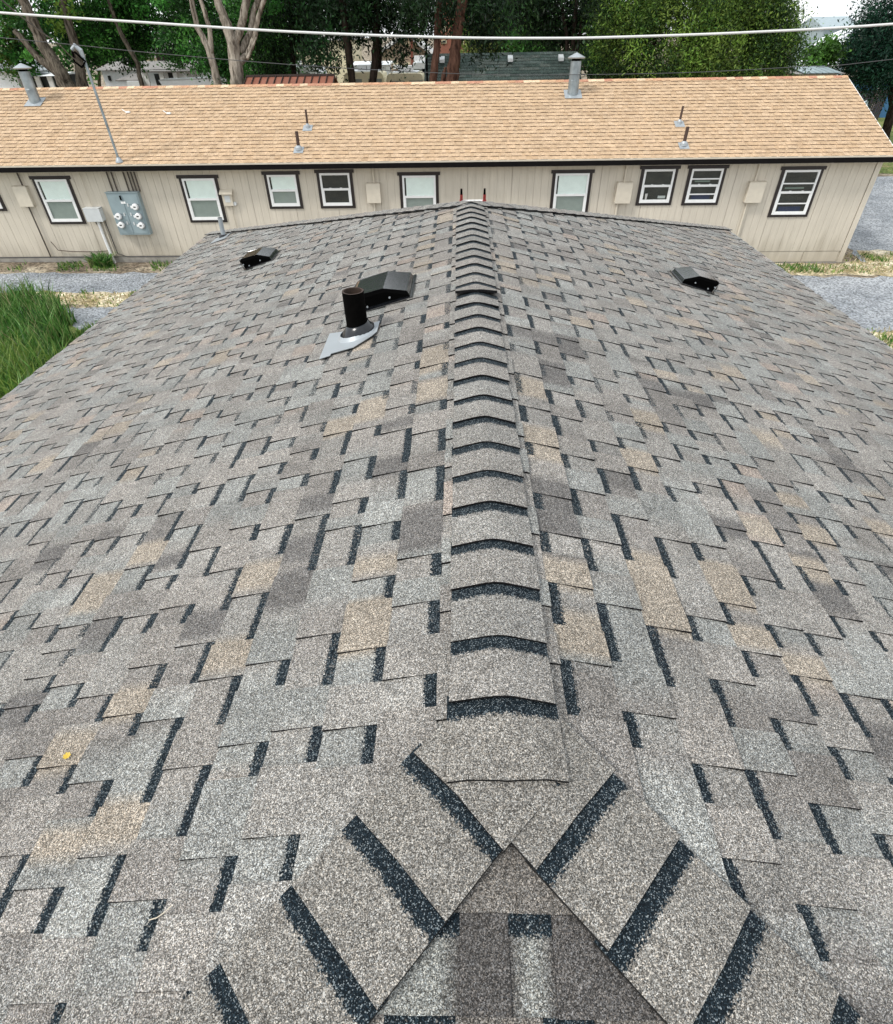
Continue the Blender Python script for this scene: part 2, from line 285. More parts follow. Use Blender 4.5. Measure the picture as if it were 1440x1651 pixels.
TAN, DARK, WARM, COOL, PINK = (.278, .246, .208), (.135, .13, .127), (.240, .226, .212), (.226, .230, .223), (.275, .238, .212)
TINTS = [('T','L',2,1.04,1.23),('T','L',2,1.36,1.45),('T','L',10,1.52,1.68),('T','L',9,1.76,1.86),('T','L',5,1.43,1.53),('T','L',5,1.05,1.16),('T','L',7,.96,1.03),('T','L',8,.82,.92),('T','L',6,.56,.67),('T','L',18,3.05,3.18),('T','L',16,3.23,3.39),('T','L',1,2.83,3.14),('T','L',1,2.5,2.69),('T','L',3,2.48,2.68),('T','L',4,2.4,2.55),('T','L',7,.56,.61),('T','L',12,4.05,4.3),('T','L',1,6.08,6.37),('T','R',1,.99,1.12),('T','R',3,1.16,1.5),('T','R',5,1.36,1.54),('T','R',1,1.27,1.37),('T','R',7,1.81,1.94),('T','R',9,2.14,2.23),('T','R',9,1.87,2.01),('T','R',12,2.11,2.19),('T','R',6,1.09,1.16),('T','R',5,1.16,1.23),('T','R',4,2.13,2.25),('T','R',1,2.01,2.24),('T','R',1,2.53,2.73),('T','R',5,2.55,2.7),('T','R',8,1.64,1.72),('T','R',10,3.57,3.69),('T','R',1,4.48,4.7),('D','L',4,1.54,1.66),('D','L',4,1.31,1.44),('D','L',6,1.23,1.36),('D','L',8,1.67,1.76),('D','L',13,1.9,2.03),('D','L',1,1.43,1.66),('D','L',2,1.96,2.07),('D','L',2,2.32,2.39),('D','L',10,.92,1.12),('D','L',4,1.81,1.91),('D','R',8,1.63,1.75),('D','R',8,1.44,1.56),('D','R',7,.84,.92),('D','R',3,3.23,3.48),('D','R',2,2.78,3.0),('D','R',6,1.77,1.84),('D','R',8,3.0,3.13),('D','R',13,2.73,2.85),('D','R',11,1.76,1.83),('D','R',1,1.54,1.84),
 ('D','N',2,-.107,-.011),('D','N',2,.08,.30),('E','N',1,-.4,.4),('E','N',3,-.3,.3)]  # dark hip-end teeth, tinted deeper for shade of the viewer's body
TI = {}
for t, sd_, k, a, b in TINTS: TI.setdefault((sd_, k), []).append((t, a, b))
def lerp3(a, b, t): return tuple(a[i]+(b[i]-a[i])*t for i in range(3))
class Tones:
    """colour blend along one course: random lengths, soft ends"""
    def __init__(s, side, k, layer):
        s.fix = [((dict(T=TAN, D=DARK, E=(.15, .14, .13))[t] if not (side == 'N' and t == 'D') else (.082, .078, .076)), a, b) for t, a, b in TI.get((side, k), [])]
        s.seg = []; u = -6.0
        while u < 13:
            d = random.choice((.12, .17, .22, .3, .4)); r = random.random()
            near = side in 'LR' and k < 13 and 0 < u < 2.6
            if r < (.01 if near else .04): c = TAN
            elif r < (.025 if near else .09): c = PINK
            elif r < (.05 if near else .125): c = lerp3(DARK, WARM, random.random()*.4)
            elif r < .22: c = lerp3(WARM, DARK, .35)
            elif r < .42: c = COOL
            elif r < .5: c = lerp3(COOL, (.275, .28, .27), .5)
            else: c = lerp3(WARM, COOL, random.random()*.5)
            g = random.uniform(.88, 1.1); s.seg.append((u, u+d, tuple(x*g for x in c))); u += d
        s.i = 0
    def at(s, u):
        for c, a, b in s.fix:
            if a-.02 < u < b+.02:
                return c
        n = len(s.seg); i = s.i
        while i > 0 and s.seg[i][0] > u: i -= 1
        while i < n-1 and s.seg[i][1] < u: i += 1
        s.i = i; a, b, c = s.seg[i]; w_ = .05
        if u > b-w_ and i < n-1: return lerp3(c, s.seg[i+1][2], .5*(u-b+w_)/w_)
        if u < a+w_ and i > 0: return lerp3(s.seg[i-1][2], c, .5+.5*(u-a)/w_)
        return c
def strip(mb, P, side, q0, q1, u0, u1, h0, h1, tones, band=None, step=.05, ends=(False, False), edgeh=0.0, butt=True, base=0.0):
    """a slab on course q0..q1, from u0 to u1, upper surface h0 -> h1; colour along u"""
    l0, r0 = lim(side, q0); l1, r1 = lim(side, q1)
    if u1 <= l1 or u0 >= r1: return
    bi = random.choice((1.0, .85, .7, .6)) if u0 > 2.4 or q0 > 1.6 else random.uniform(.85, 1); n = max(1, int(math.ceil((u1-u0)/step))); rows = [(q0, h0, bi if band else 0.0)]
    if band: rows += [(q0+band-.008, h0+(h1-h0)*(band-.008)/(q1-q0), bi), (q0+band+.008, h0+(h1-h0)*(band+.008)/(q1-q0), 0.0)]
    rows += [(q1, h1, 0.0)]
    us = [u0+(u1-u0)*i/n for i in range(n+1)]
    jit = [random.uniform(-.0012, .0012) for _ in us]
    cl = lambda u, q: min(max(u, lim(side, q)[0]), lim(side, q)[1])
    cols = [tones.at(u) for u in us]
    for a in range(n):
        for b in range(len(rows)-1):
            (qa, ha, ba), (qb, hb, bb) = rows[b], rows[b+1]
            ja = (jit[a], jit[a+1]) if b == len(rows)-2 else (0, 0)
            A, B = cl(us[a], qa), cl(us[a+1], qa); C_, D = cl(us[a+1], qb), cl(us[a], qb)
            if abs(A-B) < 1e-6 and abs(C_-D) < 1e-6: continue
            c0, c1 = cols[a], cols[a+1]
            mb.face([P(A, qa, ha), P(D, qb+ja[0], hb), P(C_, qb+ja[1], hb), P(B, qa, ha)], [(*c0, ba), (*c0, bb), (*c1, bb), (*c1, ba)])
        if butt:
            D, C_ = cl(us[a], q1), cl(us[a+1], q1)
            if C_-D > 1e-6: mb.face([P(D, q1+jit[a], h1), P(D, q1, 0), P(C_, q1, 0), P(C_, q1+jit[a+1], h1)], (.012, .012, .013, 0))
    for e, u in zip(ends, (u0, u1)):
        if e and l1 < u < r1 and l0 < u < r0:
            mb.face([P(u, q0, base), P(u, q1, base), P(u, q1, h1), P(u, q0, h0)], (.008, .008, .009, 0))
HT, HB = .0125, .0045
def course_pieces(side, k):
    """split course k into (gap, tooth) pieces -> list of builders"""
    q0 = 0.0 if k == 0 else .178+EXPO*(k-1); q1 = min(.178+EXPO*k, QE)
    lo, hi = lim(side, q1)
    g = sorted((a, b) for kk, a, b in GAPS[side] if kk == k)
    gm = []
    for a, b in g:
        if gm and a < gm[-1][1]+.03: gm[-1] = (gm[-1][0], max(b, gm[-1][1]))
        else: gm.append((a, b))
    gaps = []; u = lo-random.random()*.2; R_ = random.random
    def rnd(u, end):
        while u < end:
            t = random.choice((.11, .13, .15, .17, .2, .26)); gl = random.choice((.1, .1, .1, .1, .15, .18, .18, .22))
            if u+t+gl > end: break
            gaps.append((u+t, u+t+gl)); u += t+gl
        return u
    if gm:
        rnd(u, gm[0][0]-.1); gaps += gm; rnd(gm[-1][1], hi+.3)
    else: rnd(u, hi+.3)
    gaps.sort(); return q0, q1, lo, hi, gaps
house = thing('hip_roof_house', (0, 3.6, -4.25), 'low house in the foreground whose wide hipped roof of mottled grey shingles fills the picture', 'house')
ROOF = None
pieces = []
def make_roof():
    global ROOF
    d = MB(); e = .012
    A = [(-XE, YN-XE, -S*XE-e), (XE, YN-XE, -S*XE-e), (XE, YF+XE, -S*XE-e), (-XE, YF+XE, -S*XE-e)]; N_, F_ = (0, YN, -e), (0, YF, -e)
    for fc in ([A[0], N_, F_, A[3]], [A[1], A[2], F_, N_], [A[0], A[1], N_], [A[3], F_, A[2]]): d.face(fc)
    B = [(x, y, z-.15) for x, y, z in A]; d.face(B)
    for i in range(4): d.face([A[i], A[(i+1) % 4], B[(i+1) % 4], B[i]])
    ROOF = d.build('roof', M['deck'], house)
    for side in 'LRNF':
        P = PL(side); k = 0
        while True:
            q0, q1, lo, hi, gaps = course_pieces(side, k)
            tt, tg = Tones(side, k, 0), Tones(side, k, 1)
            if side == 'N': tg.seg = [(a, b, (.21, .215, .205)) for a, b, c in tg.seg]; tt.seg = [(a, b, lerp3(c, (.16, .15, .14), .6)) for a, b, c in tt.seg]  # near hip end darkened too: body shade put into the shingle colour
            us = [lo-.5]+[x for g in gaps for x in g]+[hi+.5]
            # piece = gap followed by tooth
            first = (lo-.5, gaps[0][0] if gaps else hi+.5)
            runs = [(None, first)]
            for i, gp in enumerate(gaps):
                nx = gaps[i+1][0] if i+1 < len(gaps) else hi+.5
                runs.append((gp, (gp[1], nx)))
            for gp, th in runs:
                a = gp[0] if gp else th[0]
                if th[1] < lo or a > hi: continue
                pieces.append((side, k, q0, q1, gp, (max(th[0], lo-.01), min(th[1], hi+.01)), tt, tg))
            if q1 >= QE-1e-6: break
            k += 1
    # rank by size in the picture
    sc = []
    for i, (side, k, q0, q1, gp, th, tt, tg) in enumerate(pieces):
        P = PL(side); u0 = gp[0] if gp else th[0]; c = P((u0+th[1])/2, (q0+q1)/2, 0); p = proj(c)
        if p is None or not (-10 < p[0] < 1450 and -10 < p[1] < 1661): sc.append((0, i)); continue
        nrm = P(0, 0, 1)-P(0, 0, 0); cosv = abs((CAM-c).normalized().dot(nrm))
        sc.append(((th[1]-u0)*(q1-q0)*cosv/p[2]**2, i))
    sc.sort(reverse=True); top = set(i for s_, i in sc[:285] if s_ > 0)
    rest = MB()
    for i, (side, k, q0, q1, gp, th, tt, tg) in enumerate(pieces):
        P = PL(side); mb = MB() if i in top else rest
        near = i in top; st = .05 if near else .1
        j = random.uniform(-.0008, .0012)
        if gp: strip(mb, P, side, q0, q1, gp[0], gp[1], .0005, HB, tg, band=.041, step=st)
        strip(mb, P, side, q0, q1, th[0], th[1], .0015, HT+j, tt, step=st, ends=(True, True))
        # the tooth stands on the lower ply: side walls read as a dark edge
        if near:
            mb.build('shingle', M['shingle'], ROOF)
    rest.build('shingle_field', M['shingle'], ROOF, kind='stuff')
make_roof()
# ridge and hip caps -------------------------------------------------
def cap(origin, dvec, half, length, hb, ht, band=True, tint=None, flat=0.0, name='ridge_cap', thick=.008, lift=0.0, overlap=.03, drop=.0, bandl=.040, edge=None):
    """folded cap: butt at origin, runs along dvec (plan unit vector) for length; conforms to the roof"""
    rot = random.uniform(-.022, .022); dvec = (dvec[0]*math.cos(rot)-dvec[1]*math.sin(rot), dvec[0]*math.sin(rot)+dvec[1]*math.cos(rot)); half += random.uniform(-.003, .003); ht += random.uniform(-.002, .003)
    o = Vector((*origin, 0))+Vector((random.uniform(-.003, .003), random.uniform(-.004, .004), 0)); d = Vector((*dvec, 0)); sdv = Vector((-dvec[1], dvec[0], 0)); mb = MB()
    g = random.uniform(.93, 1.05); c = tint or tuple(x*g for x in lerp3(WARM, COOL, random.random()*.6)); c = tuple(x*.97 for x in c)
    bs = [-half, -half*.66, -half*.33, -.02, 0, .02, half*.33, half*.66, half]
    As = [0, .03, length-bandl-.012, length-bandl+.006, length, length+overlap]
    hipcap = name == 'hip_cap'
    def pt(a, b, extra=0.0):
        p = o+d*a+sdv*b; t = a/(length+overlap)
        z = roofz(p.x, p.y)
        zc = 0 if hipcap else S*abs(b)-S*math.sqrt(b*b+.026**2)+.002     # rounded crest
        h = hb+(ht-hb)*(1-t)
        if hipcap: h += .006*(abs(b)/half)**3
        if a < .05 and lift: 
            zz = (lift-S*abs(b)*0.0)*(1-a/.05)
            h += lift*(1-a/.06)*(.25+.75*abs(b)/half)*1.0
        return Vector((p.x, p.y, z+zc+h+extra))
    for i in range(len(As)-1):
        for j in range(len(bs)-1):
            al = lambda a: 1.0 if band and a >= length-bandl-.003 else 0.0
            q = [pt(As[i], bs[j]), pt(As[i], bs[j+1]), pt(As[i+1], bs[j+1]), pt(As[i+1], bs[j])]
            mb.face(q[::1], [(*c, al(As[i])), (*c, al(As[i])), (*c, al(As[i+1])), (*c, al(As[i+1]))])
    for j in range(len(bs)-1):      # butt edge
        mb.face([pt(0, bs[j]), pt(0, bs[j], -thick), pt(0, bs[j+1], -thick), pt(0, bs[j+1])], edge or (.010, .010, .011, 0))
    for b in (bs[0], bs[-1]):
        for i in range(len(As)-1): mb.face([pt(As[i], b), pt(As[i], b, -.012), pt(As[i+1], b, -.012), pt(As[i+1], b)], (.02, .02, .02, 0))
    return mb.build(name, M['shingle'], ROOF, weld=True)
nr = 0
y = RIDGE_Y0-.2
while y < YF+.02:
    i = round((y-RIDGE_Y0)/.2)
    kw = {}
    if i == 15: kw = dict(lift=.034, thick=.016, label=None)
    if i == 14: kw = dict(lift=.010)
    top_h = .046 if i == 0 else .026
    kw.pop('label', None)
    tint = (.22, .212, .2) if i in (16,) else None
    L_ = .2
    if i == -1: o_ = cap((0, y), (0, 1), .142, .2, .026, .036, tint=(.215, .205, .19), overlap=.03)
    else: o_ = cap((0, y), (0, 1), .140, .2, .016, top_h, tint=tint, **kw)
    if i == 15: tag(o_, 'ridge cap with its front edge lifted open')
    y += .2
def hip(corner, sgx, sgy, butts, half=.152, far=False):
    """caps from the eave up to the apex; butts = distances down the hip of the lower edges"""
    d = (-sgx/math.sqrt(2), -sgy/math.sqrt(2))      # pointing up the hip
    ax, ay = corner
    for n_, b in enumerate(butts):
        o = (ax-d[0]*b, ay-d[1]*b)
        prev = butts[n_-1] if n_ else b-.22
        cap(o, d, half, b-prev, .016, .025, name='hip_cap', band=True, overlap=.03 if n_ else -.02, tint=(.205, .196, .182) if (not far and b < 1) else None, bandl=.038)
down = lambda s0: s0+[s0[-1]+.19*i for i in range(1, 36) if s0[-1]+.19*i < XE*math.sqrt(2)]
hip((0, YN), -1, -1, down([.168, .352, .535, .722]))
hip((0, YN+.002), 1, -1, down([.224, .41, .585, .775]))
hip((0, YF), -1, 1, down([.12, .3, .5]), far=True)
hip((0, YF), 1, 1, down([.16, .34, .54]), far=True)
# eave: metal drip edge, gutterless fascia, walls
mb = MB(); x, y0_, y1_, z = XE+.012, YN-XE-.012, YF+XE+.012, -S*XE-.002
for a, b in (((-x, y0_), (-x, y1_)), ((x, y1_), (x, y0_)), ((-x, y1_), (x, y1_)), ((x, y0_), (-x, y0_))):
    d = (Vector(b)-Vector(a)).normalized(); nrm = Vector((d.y, -d.x)); a2 = Vector(a); b2 = Vector(b)
    q = [a2-nrm*-.03, b2-nrm*-.03, b2, a2]
    mb.face([(p.x, p.y, z+.002) for p in q]); mb.face([(a2.x, a2.y, z+.002), (b2.x, b2.y, z+.002), (b2.x, b2.y, z-.05), (a2.x, a2.y, z-.05)])
mb.build('drip_edge', M['galvflash'], house)
mb = MB(); wx = XE-.45
mb.box((-wx, YN-wx, -4.4), (wx, YF+wx, -S*XE-.1)); mb.build('wall', M['beige'], house)

# ------------------------------------------------------------------ fittings on the grey roof
def slope_frame(side, x, y):
    """origin on the roof, axes: U along course (+Y), Q down slope, H normal"""
    P = PL(side); q = abs(x)/CA
    return lambda u, dq, h: P(y+u, q+dq, h)
def roof_vent(side, x, y, label, wu=.40, ln=.42, hh=.12):
    f0 = slope_frame(side, x, y); kq = ln/.42; f = lambda u, q, h: f0(u, q*kq, h)
    o = thing_part('roof_vent', label)
    fl = MB(); e = .03
    fl.prism([f(-wu/2-e, -.225, .012), f(wu/2+e, -.225, .012), f(wu/2+e, .22, .014), f(-wu/2-e, .22, .014)], f(0, 0, .006)-f(0, 0, 0))
    fo = fl.build('flange', M['gloss'], o)
    mb = MB()
    # profile along the slope: rises from the flange, breaks to a low flat hood, open lip at the lower end
    prof = [(-.205, .016, .0), (-.19, .055, .012), (-.03, hh, .03), (.20, hh+.006, .035), (.235, hh-.006, .03), (.24, hh-.035, .028)]
    for i in range(len(prof)-1):
        (qa, ha, ia), (qb, hb, ib) = prof[i], prof[i+1]
        wa, wb = wu/2-ia, wu/2-ib
        mb.face([f(-wa, qa, ha), f(-wb, qb, hb), f(wb, qb, hb), f(wa, qa, ha)])
        for s_ in (-1, 1):
            A, B = f(s_*wa, qa, ha), f(s_*wb, qb, hb); C_, D = f(s_*(wb+.008), qb, hb-.028), f(s_*(wa+.008), qa, max(ha-.028, .014))
            mb.face([A, B, C_, D] if s_ < 0 else [A, D, C_, B], mat=1)
            E_, G = f(s_*(wb-.004), qb-(.02 if i > 2 else 0), .012), f(s_*(wa-.004), qa, .012)
            mb.face([D, C_, E_, G] if s_ < 0 else [D, G, E_, C_], mat=1)
    hood = mb.build('hood', [M['gloss'], M['void']], o, weld=True)
    bv = hood.modifiers.new('bevel', 'BEVEL'); bv.width = .010; bv.segments = 3; bv.limit_method = 'ANGLE'
    sc = MB()
    for uu, qq, hh_ in ((-wu/2-.012, -.06, .055), (-wu/2-.012, .12, .04), (-wu/2-.012, .19, .07)):
        c = f(uu, qq, hh_); sc.tube([c+Vector((0, .004, 0)), c-Vector((0, .006, 0))], .007, 6)
    sc.build('screw', M['galvflash'], o)
    gr = MB(); gr.box((0, 0, 0), (0.001, 0.001, 0.001))
    q = [f(-wu/2+.05, .17, .018), f(wu/2-.05, .17, .018), f(wu/2-.05, .17, hh-.02), f(-wu/2+.05, .17, hh-.02)]
    gr = MB(); gr.face(q); gr.build('grille', M['interior'], o)
    return o
def thing_part(name, label=None, parent=house):
    o = bpy.data.objects.new(name, None); link(o, parent); o.empty_display_size = .1; WL[o.name] = wloc(parent)
    if label: o['label'] = label
    return o
roof_vent('L', -.66, 4.34, 'glossy black slant vent beside the black vent pipe', wu=.44)
roof_vent('L', -2.50, 7.15, 'small black slant vent far down the left slope', ln=.36, wu=.36)
roof_vent('R', 2.31, 6.08, 'black slant vent with sky shining on its top on the right slope', ln=.36, wu=.36)
vp = thing_part('vent_pipe', 'thick black vent pipe standing in a pale metal flashing')
def ring_tube(mb, c0, c1, r, ri, n=24):
    c0, c1 = Vector(c0), Vector(c1); mb.tube([c0, c1], r, n, cap=False)
    for j in range(n):
        a, b = 2*math.pi*j/n, 2*math.pi*(j+1)/n
        v = lambda t, q, c: c+Vector((math.cos(t)*q, math.sin(t)*q, 0))
        mb.face([v(a, r, c1), v(b, r, c1), v(b, ri, c1), v(a, ri, c1)], mat=1)
        mb.face([v(a, ri, c1), v(b, ri, c1), v(b, ri, c0), v(a, ri, c0)], mat=1)
PX, PY = -.80, 3.70; pz = roofz(PX, PY)
mb = MB(); ring_tube(mb, (PX, PY, pz-.03), (PX-.004, PY, .060), .071, .060); mb.build('pipe', [M['black'], M['pipeend']], vp, smooth=False)
mb = MB()
for (ra, za), (rb, zb) in zip([(.115, .0), (.112, .02), (.088, .045), (.080, .062)], [(.112, .02), (.088, .045), (.080, .062), (.0715, .064)]):
    n_ = 24
    for j in range(n_):
        a, b = 2*math.pi*j/n_, 2*math.pi*(j+1)/n_
        v = lambda t, r, z: Vector((PX+math.cos(t)*r, PY+math.sin(t)*r, pz+z+.024+S*math.cos(t)*r*(1 if z < .03 else .75)))
        mb.face([v(a, ra, za), v(b, ra, za), v(b, rb, zb), v(a, rb, zb)])
mb.build('collar', M['rubber'], vp, smooth=True)
mb = MB(); lift = .021
poly = [(-1.035, 3.86), (-.93, 3.815), (-.66, 3.80), (-.66, 3.62), (-.69, 3.57), (-.80, 3.468), (-.955, 3.478), (-.955, 3.446), (-1.03, 3.446)]
mb.prism([(x_, y_, roofz(x_, y_)+lift-.004) for x_, y_ in poly][::-1], (0, 0, .004)); mb.build('flashing', M['galvflash'], vp)
mb = MB()
for j in range(24):
    a, b = 2*math.pi*j/24, 2*math.pi*(j+1)/24
    v = lambda t, r, z: Vector((PX-.012+math.cos(t)*r, PY+math.sin(t)*r, roofz(PX-.012+math.cos(t)*r, 3)+z))
    mb.face([v(a, .132, .019), v(b, .132, .019), v(b, .112, .045), v(a, .112, .045)])
mb.build('flashing_cone', M['galvflash'], vp, smooth=True)
sp = thing_part('small_vent_pipe', 'thin grey vent pipe near the far left corner of the roof')
mb = MB(); zz = roofz(-4.06, 10.11); ring_tube(mb, (-4.06, 10.11, zz-.03), (-4.045, 10.11, zz+.30), .036, .028, 14); mb.build('pipe', [M['galvflash'], M['interior']], sp)
mb = MB(); mb.tube([(-4.06, 10.11, zz+.0), (-4.06, 10.11, zz+.035), (-4.06, 10.11, zz+.05)], [.075, .065, .04], 14); mb.build('collar', M['rubber'], sp)
mb = MB(); pl = [(-4.22, 9.85), (-3.95, 9.85), (-3.95, 10.2), (-4.22, 10.2)]
mb.prism([(a, b, roofz(a, b)+.014) for a, b in pl], (0, 0, .004)); mb.build('flashing', M['galvflash'], sp)

# ------------------------------------------------------------------ ground
GZ = lambda x, y: -4.24-.009*(x+12)
def sheet(name, poly, dz, mat, nsub=10, wob=.15, kind='structure'):
    """flat ground sheet with a wandering outline; poly = plan points"""
    pts = []
    for i in range(len(poly)):
        a, b = Vector(poly[i]), Vector(poly[(i+1) % len(poly)]); n = max(1, int((b-a).length/.35)) if nsub else 1
        d = (b-a); nn = Vector((-d.y, d.x)).normalized() if d.length else Vector((0, 0))
        for k in range(n):
            p = a+d*k/n
            if nsub and k: p += nn*random.uniform(-wob, wob)
            pts.append(p)
    mb = MB(); mb.face([(p.x, p.y, GZ(p.x, p.y)+dz) for p in pts]); o = mb.build(name, mat, None, kind=kind); return o
mb = MB()
xs = [-1500, -60, -15, 15, 60, 1500]; ys = [-60, 10, 30, 60, 120, 2500]
for i in range(5):
    for j in range(5):
        a, b, c, d = xs[i], xs[i+1], ys[j], ys[j+1]; g = lambda x_, y_: -4.24-.009*(max(min(x_, 60), -60)+12)
        mb.face([(a, c, g(a, c)), (b, c, g(b, c)), (b, d, g(b, d)), (a, d, g(a, d))])
mb.build('ground', M['earth'], None, kind='structure')
sheet('gravel_path', [(-25, 16.35), (-10, 16.3), (5, 16.3), (8.5, 16.2), (8.2, 18.0), (4, 18.15), (-10, 18.1), (-25, 18.2)], .004, M['gravel'])
sheet('gravel_yard', [(6, 8), (9.2, 12.9), (14, 13.2), (20, 13.0), (60, 20), (60, 44), (16, 32), (13.2, 24), (13.3, 20.6), (12.9, 19.4), (14.6, 18.2), (12.4, 17.75), (8.0, 18.1), (6, 17)], .008, M['gravel'])
sheet('gravel_patch', [(-12.2, 13.4), (-8, 12.9), (-6, 14), (-6, 15.2), (-9, 15.2), (-11.5, 15.1)], .008, M['gravel'])
sheet('straw_strip', [(-25, 15.55), (-14, 15.6), (-9, 15.15), (-4, 15.1), (-4, 16.3), (-9, 16.4), (-25, 16.4)], .006, M['straw'])
sheet('turf_patch', [(-25, 8), (-8, 8), (-8, 13.0), (-10.0, 13.9), (-11.6, 15.0), (-13, 15.6), (-25, 15.6)], .012, M['turf'])
sheet('straw_patch', [(9.0, 18.2), (12.3, 17.9), (15.5, 18.0), (18, 18.6), (16.5, 20.5), (13.4, 20.6), (13.0, 19.3), (9.0, 19.1)], .013, M['straw'])
sheet('straw_verge', [(9.6, 11.9), (13, 12.3), (18, 12.7), (18, 14.0), (13, 14.0), (9.6, 13.7)], .013, M['straw'])
sheet('far_lawn', [(15.5, 33), (60, 42), (60, 75), (14, 75)], .012, M['turf'])

def blades(name, areas, n, hrange, cols, label=None, w=.012, lean=.35, zfun=GZ, root=None, kind='stuff'):
    """loose grass blades; areas = list of (x0,x1,y0,y1)"""
    V = []; Fc = []; Cc = []
    tot = sum((a[1]-a[0])*(a[3]-a[2]) for a in areas)
    for a in areas:
        k = int(n*(a[1]-a[0])*(a[3]-a[2])/tot)
        for _ in range(k):
            x = random.uniform(a[0], a[1]); y = random.uniform(a[2], a[3])
            if len(a) > 4 and not a[4](x, y): continue
            h = random.uniform(*hrange)*(.7+.6*random.random()); th = random.uniform(0, 6.28); ln = random.uniform(0, lean)*h; ww = w*random.uniform(.6, 1.5)
            dx, dy = math.cos(th), math.sin(th); t2 = random.uniform(0, 6.28); ex, ey = math.cos(t2)*ww, math.sin(t2)*ww
            z = zfun(x, y); i = len(V)
            V += [(x-ex, y-ey, z), (x+ex, y+ey, z), (x+ex*.7+dx*ln*.35, y+ey*.7+dy*ln*.35, z+h*.6), (x-ex*.7+dx*ln*.35, y-ey*.7+dy*ln*.35, z+h*.6), (x+dx*ln, y+dy*ln, z+h*random.uniform(.8, 1))]
            c = random.choice(cols); g = random.uniform(.7, 1.3); c = (c[0]*g, c[1]*g, c[2]*g, 0)
            Fc += [(i, i+1, i+2, i+3), (i+3, i+2, i+4)]; Cc += [c]*7
    mb = MB(); mb.v = V; mb.f = Fc; mb.c = Cc; mb.m = [0]*len(Fc)
    return mb.build(name, M['grass'], root, kind=kind, label=label)
G1 = [(.04, .13, .018), (.075, .21, .035), (.02, .07, .012), (.16, .29, .08), (.10, .22, .045), (.2, .24, .09)]; G2 = [(.14, .24, .04), (.22, .30, .07), (.08, .17, .03)]; STR = [(.45, .38, .22), (.33, .27, .14), (.55, .48, .32)]
edge = lambda x, y: y < 15.35+.3*math.sin(x*3)+.15*math.sin(x*7.7) and (x < -10.2-(y-14)*.5+.25*math.sin(y*5))
blades('tall_grass', [(-17, -8.3, 9.5, 15.7, edge)], 26000, (.35, .8), G1, w=.013, lean=.6)
blades('dead_stalks', [(-16, -9.3, 11, 15.6, lambda x, y: y < 15.3 and x < -10.2-(y-14)*.5)], 260, (.6, 1.0), STR, w=.009, lean=.4)
blades('yellow_grass', [(-13.5, -8.6, 9.4, 11.9, lambda x, y: y < 11.6+.3*math.sin(x*2.3))], 5200, (.45, .85), G2, w=.013, lean=.7)
blades('dry_grass', [(-16, -6, 15.1, 16.3), (9.2, 15.5, 18.1, 19.0), (12.4, 16, 18.3, 20), (9.5, 15, 12, 13.9)], 5200, (.04, .12), STR+G2[:1], w=.012, lean=.9)
clump = lambda x, y: math.sin(x*1.9+math.sin(y*3))+math.sin(x*4.3+y)+random.uniform(-.6, .6) > .55
blades('low_grass', [(-11.3, -9.0, 12.6, 14.1, lambda x, y: y < 13.5+.5*math.sin(x*4))], 2600, (.12, .3), G1+G2, w=.012, lean=.7)
blades('low_weeds', [(-20, -6, 18.25, 19.1, clump), (8.8, 12.5, 18.2, 18.95, lambda x, y: x < 11.2 or random.random() < .25), (-16, -9, 15.9, 16.35, clump), (9.8, 15, 12.7, 13.4), (13.2, 15.2, 19.3, 20.2, clump)], 8200, (.05, .16), G1+G2, w=.014, lean=.8)
wd = blades('weed_clump', [(-11.95, -11.3, 18.62, 18.98, lambda x, y: abs(x+11.6) < .33)], 420, (.18, .42), G1, w=.03, lean=1.1, kind=None)
tag(wd, 'leafy green weed clump at the foot of the white downpipe', 'weed')

